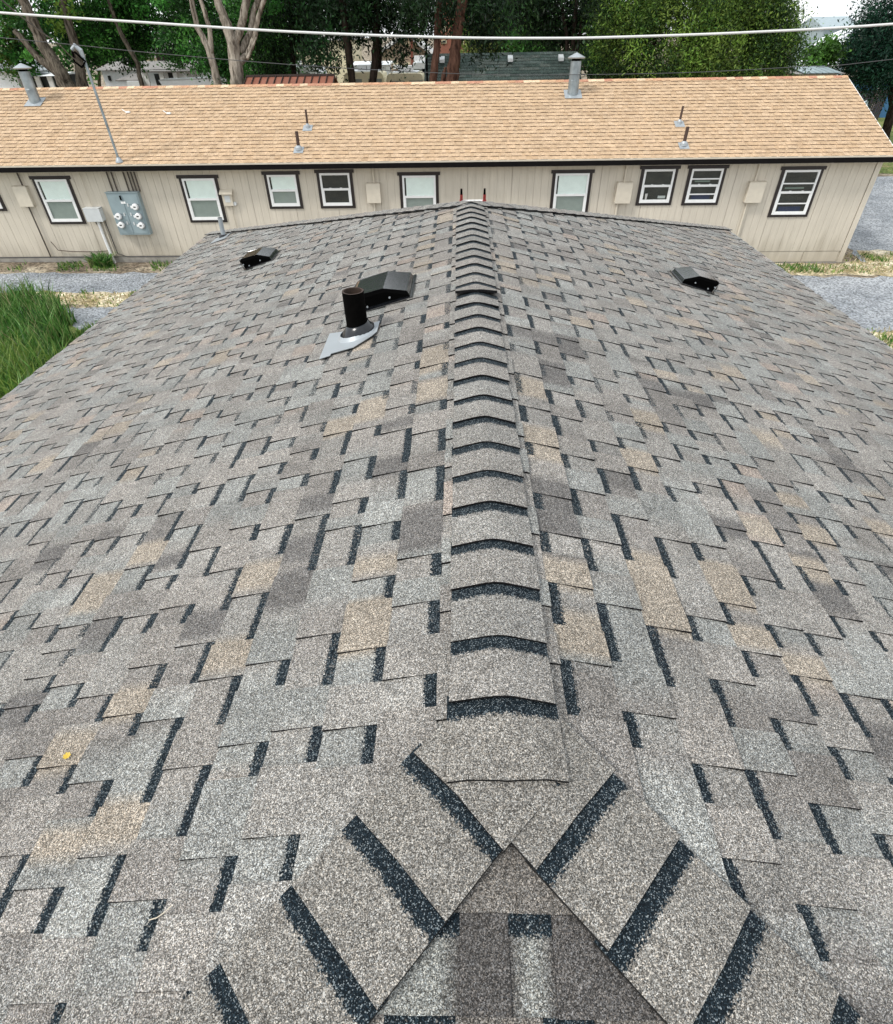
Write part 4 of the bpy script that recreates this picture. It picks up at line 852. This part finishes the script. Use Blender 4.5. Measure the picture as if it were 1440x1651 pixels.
# white trailer behind it
def trailer(name, label, pa, pb, yt, Y, mat, dep=2.4, group=None):
    a, b = at(pa, yt, Y), at(pb, yt, Y); o = thing(name, ((a.x+b.x)/2, Y+dep/2, -4.35), label, 'trailer', group); h = 2.9
    z1 = a.z; z0 = a.z-h; n = 8; prof = []
    for (u, v) in ((0, 0), (0, .9), (.03, .97), (.08, 1), (.92, 1), (.97, .97), (1, .9), (1, 0)): prof.append((a.x+(b.x-a.x)*u, Y, z0+(z1-z0)*v))
    mb = MB(); mb.prism(prof, (0, dep, 0)); mb.build('body', mat, o)
    mb = MB(); mb.box((a.x+.3, Y+.3, z1+.002), (b.x-.3, Y+dep-.3, z1+.05)); mb.build('roof_panel', M['palewall'], o)
    mb = MB(); mb.box((a.x+(b.x-a.x)*.5-.4, Y+.8, z1+.05), (a.x+(b.x-a.x)*.5+.4, Y+1.5, z1+.30)); mb.build('air_conditioner', M['white'], o)
    for u in (.12, .62):
        mb = MB(); x_ = a.x+(b.x-a.x)*u; mb.box((x_, Y-.02, z1-.75), (x_+.75, Y-.002, z1-.3)); mb.build('window', M['screen'], o)
    for u in (.3, .45): 
        c = Vector((a.x+(b.x-a.x)*u, Y+.1, -4.35+.35)); mb = MB(); mb.tube([c, c+Vector((0, .22, 0))], .35, 14); mb.build('wheel', M['black'], o)
    if z0 > -4.0: mb = MB(); mb.box((a.x+.2, Y+.2, -4.0), (b.x-.2, Y+dep-.2, z0)); mb.build('chassis', M['black'], o)
    return o, a, b
trailer('travel_trailer', 'white travel trailer behind the copper red roof', 424, 515, 109, 46, M['palewall'])
trailer('travel_trailer', 'cream travel trailer between the two dark conifer trunks', 553, 618, 117, 40, M['cream'])
trailer('travel_trailer', 'longer cream travel trailer right of the dark conifer trunks', 622, 682, 119, 38, M['cream'])
trailer('camper_van', 'tall white camper beside the dark pole before the gabled house', 664, 690, 101, 44, M['palewall'])
o, a, b = simple_house('mobile_home', 'white flat roofed mobile home between the conifer trunks', 'mobile home', 568, 622, 105, 50, 4, M['palewall'], M['palewall'], rise=.15)
# cream building
o, a, b = simple_house('cream_building', 'cream two storey building behind the dark conifers', 'building', 476, 560, 66, 58, 8, M['cream'], M['greyroof'], rise=.6)
for p, q in ((486, 508),):
    mb = MB(); bx(mb, at(p, 68, 57.95), at(p+3, 112, 57.95), .05); mb.build('downpipe', M['ember'], o)
# gable house with chimney
Yg = 62; ap = at(655, 57, Yg); l_, r_ = at(600, 92, Yg), at(702, 90, Yg); zb = at(600, 92, Yg).z
o = thing('gabled_house', (ap.x, Yg+4, -4.35), 'tan gabled house with white rake boards and a red brick chimney on its front', 'house')
mb = MB(); mb.prism([(l_.x+.3, Yg, -4.35), (r_.x-.3, Yg, -4.35), (r_.x-.3, Yg, zb), (ap.x, Yg, ap.z-.1), (l_.x+.3, Yg, zb)], (0, 8, 0)); mb.build('wall', M['tanw'], o)
for e_ in (l_, r_):
    mb = MB(); mb.prism([(e_.x, Yg-.4, zb-.15), (ap.x, Yg-.4, ap.z), (ap.x, Yg-.4, ap.z+.28), (e_.x, Yg-.4, zb+.13)], (0, .12, 0)); mb.build('rake_board', M['white'], o)
    mb = MB(); mb.prism([(e_.x, Yg-.3, zb-.05), (ap.x, Yg-.3, ap.z+.05), (ap.x, Yg-.3, ap.z+.2), (e_.x, Yg-.3, zb+.1)], (0, 9, 0)); mb.build('roof', M['lightbox'], o)
mb = MB(); bx(mb, at(661, 58, Yg-.9), at(667.5, 140, Yg-.9), .8); mb.build('chimney', M['brick'], o)
mb = MB(); bx(mb, at(652, 60, Yg-.12), at(680, 73, Yg-.12), .1); mb.build('gable_panel', M['cream'], o)
mb = MB(); bx(mb, at(622, 101, Yg-.9), at(661, 103, Yg-.9), .1); mb.build('carport_rail', M['cream'], o)
mb = MB(); bx(mb, at(634, 104, Yg-.15), at(643, 111, Yg-.15), .1); mb.build('window', M['palewall'], o)
# red-brown block
Yb_ = 76; a = at(706, -10, Yb_); b = at(758, 120, Yb_)
o = thing('apartment_block', ((a.x+b.x)/2, Yb_+4, -4.35), 'tall red brown block with small windows behind the big trunk', 'building')
mb = MB(); mb.box((a.x, Yb_, -4.35), (b.x, Yb_+8, a.z)); mb.build('wall', M['redbrown'], o)
for (p, q, r2, s2) in ((740, 28, 747, 42), (714, 42, 719, 52), (712, 64, 720, 70), (742, 64, 748, 72)):
    f_ = MB(); bx(f_, at(p, q, Yb_-.06), at(r2, s2, Yb_-.06), .05); w_ = f_.build('window', M['cream'], o); f_ = MB(); bx(f_, at(p+1.3, q+1.3, Yb_-.09), at(r2-1.3, s2-1.3, Yb_-.09), .02); f_.build('pane', M['interior'], w_)
mb = MB(); bx(mb, at(736.5, 25, Yb_-.25), at(739.5, 140, Yb_-.25), .2); mb.build('corner_post', M['cream'], o)
mb = MB(); mb.box((a.x, Yb_-.05, at(720, 60, Yb_).z-.05), (b.x, Yb_-.002, at(720, 60, Yb_).z+.12)); mb.build('band_course', M['cream'], o)
# dark green shingled roof
Yd = 36; P0 = at(686, 90, Yd); P1 = at(931, 82.5, Yd); zr = P1.z; 
o = thing('green_roofed_house', ((P0.x+P1.x)/2, Yd, -4.35), 'house whose dark grey green shingle roof rises behind the right flue', 'house')
ye, ze = Yd-3.6, zr-1.75
mb = MB(); mb.box((P0.x+.3, ye+.4, -4.35), (P1.x-.3, 2*Yd-ye-.4, ze-.05)); mb.build('wall', M['tanw'], o)
mb = MB(); mb.prism([(P0.x, ye, ze-.02), (P0.x, Yd, zr-.02), (P0.x, 2*Yd-ye, ze-.02), (P0.x, 2*Yd-ye, ze-.15), (P0.x, ye, ze-.15)], (P1.x-P0.x, 0, 0)); rf = mb.build('roof', M['greyroof'], o)
mb = MB(); rows = 16; n3 = Vector((0, -(zr-ze), Yd-ye)).normalized()
for k in range(rows):
    t0, t1 = k/rows, (k+1)/rows; u = P0.x
    while u < P1.x:
        t = random.uniform(.25, .7); b_ = min(u+t, P1.x); c = random.choice([(.085, .115, .105), (.10, .13, .12), (.07, .10, .09), (.13, .155, .14)]); g = random.uniform(.85, 1.15); h = .014+random.uniform(-.005, .005)
        A = lambda x_, t_, h_: (x_, ye+(Yd-ye)*t_+n3.y*h_, ze+(zr-ze)*t_+n3.z*h_)
        mb.face([A(u, t0, h), A(b_, t0, h), A(b_, t1, .0), A(u, t1, .0)], (c[0]*g, c[1]*g, c[2]*g, 0)); mb.face([A(u, t0, -.02), A(b_, t0, -.02), A(b_, t0, h), A(u, t0, h)], (.03, .04, .035, 0)); u = b_
mb.build('shingle_field', M['farroof'], rf, kind='stuff')
for p, q in ((823, 92), (905, 88), (713, 93)):
    c = at(p, q, Yd-.7); zc = ze+(zr-ze)*(c.y-ye)/(Yd-ye); mb = MB(); mb.prism([(c.x-.12, c.y-.2, zc), (c.x+.12, c.y-.2, zc-.0), (c.x+.12, c.y+.15, zc+.12), (c.x-.12, c.y+.15, zc+.12)], (0, 0, .13)); mb.build('roof_vent', M['palewall'], o)
o = thing('utility_pole', at(687, 200, 33), 'dark slim pole at the left end of the grey green roof', 'pole'); p0 = at(687, 62, 33)
mb = MB(); mb.tube([(p0.x, 33, -4.35), (p0.x, 33, p0.z)], .045, 8); mb.build('shaft', M['black'], o); mb = MB(); mb.tube([(p0.x-.1, 33, p0.z-.03), (p0.x+.1, 33, p0.z-.03)], .04, 6); mb.build('crosspiece', M['black'], o)
# right: long white metal roofs
A_, B_, C_, D_ = at(1281, 105, 58), at(1352, 101, 58), at(1378, 40, 95), at(1322, 62, 95)
o = thing('metal_roofed_hall', (B_.x, 75, -4.8), 'long hall with pale metal roof receding at the upper right', 'building')
mb = MB(); mb.prism([A_, B_, C_, D_], (0, 0, -.2)); mb.build('roof', M['palewall'], o)
mb = MB(); q4 = [A_.lerp(C_, .02), B_.lerp(D_, .02), C_.lerp(A_, .02), D_.lerp(B_, .02)]; q4 = [Vector((p.x, p.y, p.z-.25)) for p in q4]; g4 = [Vector((p.x, p.y, -4.9)) for p in q4]
for k in range(4): mb.face([q4[k], q4[(k+1) % 4], g4[(k+1) % 4], g4[k]])
mb.build('wall', M['palewall'], o)
for t in (.12, .27, .42, .57, .72, .87):
    mb = MB(); mb.tube([A_.lerp(D_, t)+Vector((0, 0, .04)), B_.lerp(C_, t)+Vector((0, 0, .04))], .05, 6); mb.build('roof_seam', M['galvflash'], o)
o, a, b = simple_house('grey_house', 'grey gabled house far off at the upper right against the sky', 'house', 1330, 1385, 45, 100, 8, M['greybox'], M['greybox'], rise=1.2)
o, a, b = simple_house('low_outbuilding', 'low grey roofed outbuilding just above the right end of the tan ridge', 'outbuilding', 1290, 1350, 119, 40, 4, M['tanw'], M['greyroof'], rise=.2)
for i in range(6):
    x_ = a.x+(b.x-a.x)*(i+.1)/6; mb = MB(); mb.prism([(x_, 39.6, a.z+.03), (x_+(b.x-a.x)/6*.85, 39.6, a.z+.03), (x_+(b.x-a.x)/6*.85, 41.6, a.z+.24), (x_, 41.6, a.z+.24)], (0, 0, .03)); mb.build('roof_panel', M['greybox'], o)
# blue shed, pale pole, junk, fence at right edge
YS = 60; a = at(1414, 128, YS); b = at(1500, 178, YS)
o = thing('blue_shed', (a.x+3, YS+2, -4.7), 'blue metal clad shed at the right edge under the dark spruce', 'shed')
mb = MB(); mb.box((a.x+.5, YS, -4.8), (b.x, YS+5, a.z-.25)); mb.build('wall', M['navy'], o)
mb = MB(); mb.box((a.x+.2, YS-.3, a.z-.24), (b.x, YS+5.3, a.z-.10)); mb.build('roof', M['greyroof'], o)
mb = MB(); mb.box((a.x+.36, YS-.09, -4.8), (a.x+.54, YS+.03, a.z-.26)); mb.build('corner_trim', M['white'], o)
o = thing('fence', (at(1385, 150, 58).x, 58, -4.75), 'dark board fence between the tan roof corner and the blue shed', 'fence')
xa, xb = at(1340, 150, 58).x, a.x+.2; n = 30
for i in range(n):
    x0_ = xa+(xb-xa)*i/n; mb = MB(); mb.box((x0_+.01, 58, -4.8), (x0_+(xb-xa)/n-.02, 58.03, -2.6+random.uniform(-.04, .04))); mb.build('board', M['ember'], o)
o = thing('scrap_pile', at(1385, 176, 55), 'small heap of pale scrap by the fence at the right edge', 'scrap')
for i in range(9):
    c = at(random.uniform(1374, 1400), random.uniform(150, 170), 55+random.uniform(-.8, .8)); mb = MB(); mb.box((-.4, -.1, -.2), (.4, .1, .2), M4=Matrix.Translation((c.x, c.y, max(-4.5, c.z-.4)))@Matrix.Rotation(random.uniform(-1, 1), 4, 'Y')@Matrix.Rotation(random.uniform(-1, 1), 4, 'Z')); mb.build('scrap_piece', random.choice([M['palewall'], M['greybox'], M['concrete']]), o)

# ------------------------------------------------------------------ trees
def leaves(spec, n, size, cols, droop=0.0, flat=.0, clump=0):
    """spec: list of (centre Vector, rx, ry, rz, weight); numpy leaf quads gathered in clumps"""
    Vs = []; Cs = []
    wsum = sum(s[4] for s in spec)
    for c, rx, ry, rz, wt in spec:
        m_ = int(n*wt/wsum); ncl = max(6, m_//(150 if clump else 38))
        d = RNG.normal(size=(ncl, 3)); d /= np.linalg.norm(d, axis=1, keepdims=True); rr = RNG.uniform(.25, 1, ncl)**.45
        cc = np.array(c)+d*rr[:, None]*np.array([rx, ry, rz]); tone = RNG.uniform(.22, 1.75, ncl); ci = RNG.integers(0, len(cols), ncl)
        cr_ = RNG.uniform(.6, 1.5, ncl)*(clump or size*2.4)
        idx = RNG.integers(0, ncl, m_); off = RNG.normal(size=(m_, 3))*cr_[idx][:, None]*np.array([1, 1, .6+droop])
        if droop: off[:, 2] -= np.abs(RNG.normal(size=m_))*droop*cr_[idx]
        pos = cc[idx]+off
        nrm = RNG.normal(size=(m_, 3)); nrm[:, 2] += flat; nrm /= np.linalg.norm(nrm, axis=1, keepdims=True)
        t = RNG.normal(size=(m_, 3)); 
        if droop: t[:, 2] -= droop*1.5
        t -= nrm*(t*nrm).sum(1, keepdims=True); t /= np.linalg.norm(t, axis=1, keepdims=True); bt = np.cross(nrm, t)
        s_ = size*RNG.uniform(.5, 1.25, m_)[:, None]; asp = .5 if not droop else .33
        q = np.stack([pos-t*s_, pos+bt*s_*asp-t*s_*.2, pos+t*s_, pos-bt*s_*asp-t*s_*.1], 1)
        Vs.append(q.reshape(-1, 3)); col = np.array(cols)[ci[idx]]*tone[idx][:, None]*RNG.uniform(.75, 1.25, m_)[:, None]; Cs.append(np.repeat(col, 4, 0))
    return np.concatenate(Vs), np.concatenate(Cs)
def mesh_quads(name, V, C, mat, parent):
    n = len(V)//4; me = bpy.data.meshes.new(name); V = V-np.array(wloc(parent))
    me.vertices.add(len(V)); me.vertices.foreach_set('co', V.astype(np.float32).ravel()); me.loops.add(len(V)); me.loops.foreach_set('vertex_index', np.arange(len(V), dtype=np.int32))
    me.polygons.add(n); me.polygons.foreach_set('loop_start', np.arange(0, len(V), 4, dtype=np.int32)); me.polygons.foreach_set('loop_total', np.full(n, 4, dtype=np.int32))
    me.materials.append(mat); ca = me.color_attributes.new('tint', 'FLOAT_COLOR', 'CORNER'); ca.data.foreach_set('color', np.concatenate([C, np.ones((len(C), 1))], 1).astype(np.float32).ravel()); me.update(); me.validate()
    o = bpy.data.objects.new(name, me); link(o, parent); WL[o.name] = wloc(parent); return o
def tree(name, label, Y, trunks, crowns, n, size, cols, barkm, droop=0, flat=0, group=None, clump=0, top=11.0, gz=-4.4):
    """trunks: list of pixel polylines [(px,py,widthpx[,dY])]; crowns: (px,py,dY,rx,ry,rz,weight)"""
    t0 = trunks[0][0] if trunks else crowns[0]; b0 = at(t0[0], t0[1], Y)
    o = thing(name, (b0.x, Y, gz), label, 'tree', group)
    for j, tr in enumerate(trunks):
        pts = []; rad = []
        for p in tr:
            v = at(p[0], p[1], Y+(p[3] if len(p) > 3 else 0)); pts.append(v); k = (v-CAM).dot(fw)/F; rad.append(p[2]*k/2)
        if j == 0 or tr[0][1] > 125:
            d = pts[0]-pts[1]; pts.insert(0, Vector((pts[0].x+d.x*.3, pts[0].y, gz))); rad.insert(0, rad[0]*1.25)
        e = pts[-1]+(pts[-1]-pts[-2]).normalized()*2.0
        if tr[-1][1] < 15: pts.append(e); rad.append(rad[-1]*.6)
        q, r2 = [], []
        for i in range(len(pts)-1):
            for k in range(4): t = k/4; q.append(pts[i].lerp(pts[i+1], t)+Vector((random.uniform(-1, 1), random.uniform(-1, 1), 0))*rad[i]*.12); r2.append(rad[i]*(1-t)+rad[i+1]*t)
        q.append(pts[-1]); r2.append(rad[-1]); mb = MB(); mb.tube(q, r2, 10, wob=.22); mb.build('trunk' if j == 0 else 'limb', barkm, o, smooth=True)
    sp_ = [(at(c[0], c[1], Y+c[2]), c[3], c[4], c[5], c[6]) for c in crowns]
    if sp_:
        V, C = leaves(sp_, n, size, cols, droop, flat, clump)
        if top:     # the part of the crown above the picture
            xs_ = [q_[0].x for q_ in sp_]; xm = (min(xs_)+max(xs_))/2; ym = Y+.8; rx_ = max(1.2, (max(xs_)-min(xs_))/2+1.0); lowz = max(q_[0].z+q_[3]*.3 for q_ in sp_)
            V2, C2 = leaves([(Vector((xm, ym, (lowz+top)/2)), rx_, rx_*.8, max(1.0, (top-lowz)/2), 1)], int(1200+900*rx_), .26, cols, droop, flat)
            keep = np.repeat(V2[:, 2].reshape(-1, 4).min(1) > lowz, 4); V = np.concatenate([V, V2[keep]]); C = np.concatenate([C, C2[keep]])
        ok = V[:, 2].reshape(-1, 4).min(1) > gz; ok = np.repeat(ok, 4); mesh_quads('crown', V[ok], C[ok], M['leaf'], o)
    return o
GR = [(.03, .12, .02), (.05, .19, .03), (.018, .07, .015), (.09, .26, .05)]; DK = [(.012, .035, .012), (.018, .05, .016), (.010, .028, .012)]; YG = [(.10, .19, .03), (.06, .14, .025), (.03, .07, .015), (.17, .25, .05)]; BR = [(.06, .2, .03), (.09, .26, .05), (.05, .16, .03)]
tree('cottonwood_tree', 'big leaning cottonwood with furrowed forked trunk behind the left flue', 34,
     [[(110, 145, 25), (98, 117, 22), (73, 79, 19), (56, 42, 17), (42, 10, 16), (33, -10, 14)], [(97, 120, 14), (62, 94, 11), (40, 67, 9), (23, 49, 8)]],
     [(20, 20, 1.5, 2.2, 1.5, 1.6, 1), (60, -40, 2.5, 4, 2.5, 2.2, 1.2), (5, 85, 2, 1.7, 1.2, .9, .9)], 16000, .09, GR+[(.12, .20, .03)], M['barkA'], clump=.30)
tree('cottonwood_tree', 'straighter cottonwood trunk close right of the leaning one', 35.5,
     [[(134, 145, 16), (126, 94, 15), (117, 58, 13), (106, 21, 12), (100, -5, 12)]], [(140, 20, 2.5, 2.6, 1.5, 1.5, 1), (150, 62, 3.2, 1.6, 1, 1.0, .7), (120, -50, 3, 3.5, 2, 1.8, 1)], 14000, .09, GR, M['barkA'], clump=.30)
tree('slender_tree', 'slim tree leaning left between the cottonwoods and the pale stems', 37,
     [[(224, 120, 7), (222, 102, 7), (198, 60, 7), (183, 25, 6.5), (175, 0, 6)]], [(215, 20, 2, 2.8, 1.5, 1.7, 1.2), (250, 60, 3.0, 1.7, 1.2, .9, .8), (190, 72, 2.5, 1.5, 1, 1.1, .8), (240, -40, 2.5, 3.5, 2, 1.8, 1)], 19000, .09, GR+[(.05, .17, .03)], M['barkA'], clump=.30)
tree('pale_barked_tree', 'tree with several thick pale stems rising from behind the tan ridge', 32,
     [[(384, 142, 22), (380, 105, 21), (374, 65, 18), (362, 30, 14), (350, -2, 12)], [(378, 72, 13), (390, 38, 12, .2), (398, 0, 12, .3)], [(388, 85, 12, .2), (403, 55, 10, .4), (408, 20, 9, .5), (418, -4, 9, .5)], [(385, 100, 14, .1), (400, 88, 9, .1), (410, 62, 8, .1), (416, 30, 7, .1), (426, 0, 7)],
      [(352, 142, 13), (345, 108, 12), (334, 72, 11), (318, 44, 8), (309, 0, 8)], [(341, 85, 8), (338, 45, 7), (330, 20, 7), (322, -4, 6)], [(399, 95, 5, -.2), (406, 78, 4, -.2), (414, 60, 2.5, -.2)]],
     [(300, 30, 3.5, 1.9, 1.4, 1.4, 1), (360, -60, 2, 4, 2, 1.9, 1.2), (345, 105, 1.2, .8, .6, .6, .5), (300, 70, 4, 1.4, 1, .9, .6), (375, 45, 4, 1.6, 1, 1.6, .8)], 19000, .085, GR, M['barkP'], clump=.30)
tree('dark_conifer', 'dark conifer whose boughs hang low left of the paired trunks', 38, [[(475, 140, 9), (472, 90, 9), (470, 40, 8), (468, 0, 8)]],
     [(455, 5, 0, 1.7, 1.4, 1.3, 1), (488, 45, 0, 1.0, 1, .7, .7), (435, 92, -.5, 1.0, 1, .8, .8), (470, -50, 0, 2.5, 2, 2, 1), (520, 0, 0, 1.8, 1.2, 1.2, 1)], 13000, .12, DK+[(.03, .08, .015)], M['barkD'], droop=.8)
tree('dark_conifer', 'black trunked conifer left of the paired trunks', 33, [[(569, 140, 12), (563, 95, 12), (557, 50, 11), (552, 0, 10)]],
     [(565, 5, .5, 1.4, 1.2, 1.1, 1), (530, 10, .8, 1.3, 1, 1.0, .8), (545, -50, .5, 2.5, 1.6, 1.7, 1), (525, 88, -.3, .65, .5, .42, .35), (500, 75, -.3, .4, .4, .5, .2)], 9500, .11, DK+[(.02, .07, .02)], M['barkD'], droop=.8)
tree('dark_conifer', 'black trunked conifer right of the paired trunks', 33.5, [[(600, 140, 12), (605, 95, 12), (607, 50, 12), (608, 0, 10)], [(612, 112, 7, 3), (613, 60, 7, 3)]],
     [(600, 22, .5, 1.1, 1, .7, .8), (645, 5, .5, 1.5, 1.2, .9, 1), (620, -50, .5, 2.8, 1.8, 1.8, 1), (642, 72, 0, .22, .2, .5, .14), (675, 28, .8, .9, .7, .4, .5)], 9500, .11, DK, M['barkD'], droop=.8)
tree('red_barked_conifer', 'tall conifer with thick red brown double trunk before the grey green roof', 30, [[(729, 138, 21), (731, 100, 19), (736, 60, 17), (742, 25, 17), (746, -5, 16)], [(698, 138, 13), (703, 90, 11), (706, 40, 11), (708, 0, 11)], [(714, 138, 10), (716, 120, 7), (718, 108, 3)]],
     [(700, 3, .5, 1.3, 1.1, .6, 1), (768, 12, .6, .8, .8, .6, .7), (775, 50, .3, .3, .3, .5, .25), (725, -50, .5, 3, 2, 1.6, 1), (800, 30, 1, .6, .6, .4, .4)], 9500, .10, DK, M['barkR'], droop=.8)
tree('dark_pine', 'dark multi stemmed pine above the right end of the grey green roof', 41, [[(921, 110, 8), (925, 60, 7), (928, 20, 7), (930, 0, 6)], [(915, 110, 6), (914, 60, 6), (908, 20, 5), (905, 0, 5)], [(926, 110, 5), (934, 60, 5), (940, 20, 5)]],
     [(920, 5, .8, 2.6, 1.5, 1.3, 1.2), (900, 48, 1.2, 1.4, 1, .7, .8), (850, 0, 1, 1.9, 1.2, 1.2, .9), (955, 45, .5, .9, .9, 1.2, .6), (900, -50, .8, 4, 2, 1.8, 1.2)], 14000, .13, DK+[(.03, .07, .02)], M['barkD'], droop=.7)
tree('birch_like_tree', 'bright green drooping tree behind the grey green roof', 52, [[(866, 110, 5), (866, 60, 5), (868, 20, 4)]], [(862, 35, 0, 2.4, 1.6, 2.6, 1.2), (850, -30, 0, 3, 2, 2, 1), (868, 70, 0, 1.8, 1.4, 1.4, .6)], 9000, .16, BR, M['barkP'], droop=.8)
tree('small_yellow_tree', 'thin limbed yellow green tree behind the middle of the grey green roof', 56, [[(805, 100, 4), (812, 70, 3.5), (822, 45, 2.5), (830, 20, 2)], [(806, 85, 3), (795, 60, 2.5), (790, 40, 2)]], [(825, 72, 0, 3.2, 1.5, 1.3, 1), (785, 78, 0, 2.2, 1.4, .9, .7), (820, 40, 0, 1.5, 1, 1.4, .25)], 7000, .16, [(.13, .18, .04), (.09, .14, .03), (.17, .2, .06)], M['barkA'], top=0)
tree('spreading_juniper', 'large yellow green juniper filling the right of the tree line', 31, [[(1120, 140, 14), (1115, 100, 12), (1100, 60, 9), (1090, 10, 7)], [(1112, 112, 7), (1150, 85, 6), (1180, 60, 4)], [(1020, 135, 8), (1035, 100, 6), (1060, 60, 5)]],
     [(1090, 60, 0, 2.6, 1.8, 1.9, 1.4), (1010, 75, .8, 1.5, 1.4, 1.6, .9), (1180, 70, .3, 2.4, 1.7, 1.7, 1.3), (1235, 50, .8, 1.3, 1.2, 1.1, .8), (1120, -30, .5, 3.4, 2.2, 2.0, 1.4), (1215, 5, .8, 1.5, 1.3, 1.0, .7), (1262, 80, 0, .6, .6, .7, .4), (1000, 20, 1, 1.1, 1, 1.2, .5), (1150, 118, -.3, 3.2, 1.0, .7, .9)], 115000, .07, YG+[(.13, .22, .035), (.02, .05, .012)], M['barkD'], flat=.3, droop=.35, clump=.30)
tree('dark_evergreen', 'dark evergreen standing behind the left flank of the big juniper', 36, [[(1000, 140, 8), (995, 60, 7), (990, 10, 6)]], [(985, 95, 0, 1.1, 1, 1.2, .8), (1000, 60, 1, 1.5, 1, 1.2, .7), (1040, 10, 1.5, 1.8, 1.2, 1.5, .8)], 7000, .12, DK+GR[:1], M['barkD'])
tree('spruce_tree', 'dark blue green spruce at the upper right corner', 44, [[(1440, 170, 12), (1440, 100, 11), (1445, 20, 9)]],
     [(1440, 25, 0, 1.60, 1.92, 1.44, 1), (1420, 62, -.3, 2.08, 1.92, 0.80, 1), (1445, 92, 0, 2.88, 2.24, 1.28, 1.2), (1405, 100, .2, 1.60, 1.60, 0.72, .7), (1460, -20, 0, 1.76, 1.76, 1.76, .8), (1465, 125, 0, 2.72, 1.60, 0.80, .8), (1378, 96, .3, 0.96, 0.96, 0.48, .3)], 42000, .105, [(.012, .05, .03), (.02, .075, .04), (.008, .03, .02)], M['barkD'], droop=.45, flat=.6, clump=.42)
tree('small_green_tree', 'small fresh green tree before the pale metal roof at the right', 44, [[(1325, 125, 4), (1327, 95, 3)]], [(1322, 92, 0, .95, .8, .8, 1), (1338, 82, 0, .6, .6, .6, .5)], 3000, .12, [(.08, .19, .03), (.05, .13, .02)], M['barkA'], top=0)
bs_ = 0
for i, (p, q, Y_, rx, rz, cl, lb) in enumerate([(40, 40, 60, 5, 4, GR, 'green tree far behind the leaning cottonwood'), (160, 20, 62, 5.5, 5, GR, 'broad green tree behind the gap left of the slim leaning tree'), (265, 35, 64, 5, 4.5, GR, 'green tree behind the brown house'), (400, 75, 50, 3.0, 2.4, BR, 'fresh green tree behind the copper red roof'), (440, 90, 45, 1.6, 1.4, GR, 'low green tree right of the pale stems'),
        (520, 10, 66, 5, 4, DK, 'dark tree far behind the first conifer'), (800, 15, 70, 4.0, 3.0, GR, 'green tree beside the red brown block'), (1150, 40, 60, 6, 4.5, YG, 'yellow green tree behind the big juniper'), (955, 90, 50, 1.0, .7, YG, 'yellowish bush at the right end of the grey green roof')]):
    tree('distant_tree', lb, Y_, [[(p, 135, 5), (p, q, 4)]], [(p, q, 0, rx, rx*.7, rz, 1)], 5200 if rx > 2.5 else 2200, .2 if rx > 2.5 else .14, cl, M['barkA'])

# ------------------------------------------------------------------ litter on the shingles
def onroof(px, py, side):
    d = fw*F+rt*(px-720)-up*(py-825.5); n = Vector((-S, 0, 1)) if side == 'L' else Vector((S, 0, 1)); t = -n.dot(CAM)/n.dot(d); return CAM+d*t
mb = MB(); mb.tube([onroof(p, q, 'L')+Vector((0, 0, .018+h)) for p, q, h in ((245, 1487, 0), (258, 1484, .003), (270, 1476, .004), (281, 1464, 0))], .0013, 5, (.5, .45, .36, 0))
tag(mb.build('twig', M['attr'], None), 'thin pale curved twig lying on the shingles at the lower left', 'twig')
mb = MB(); c = onroof(112, 1223, 'L')+Vector((0, 0, .016))
for k in range(7):
    a = k*.9; mb.face([c, c+Vector((math.cos(a)*.011, math.sin(a)*.011, .003)), c+Vector((math.cos(a+.5)*.012, math.sin(a+.5)*.012, .004)), c+Vector((math.cos(a+.9)*.008, math.sin(a+.9)*.008, .001))], (.55, .38, .05, 0))
tag(mb.build('dry_blossom', M['attr'], None), 'tiny yellow dried blossom on a tan shingle at the lower left', 'blossom')
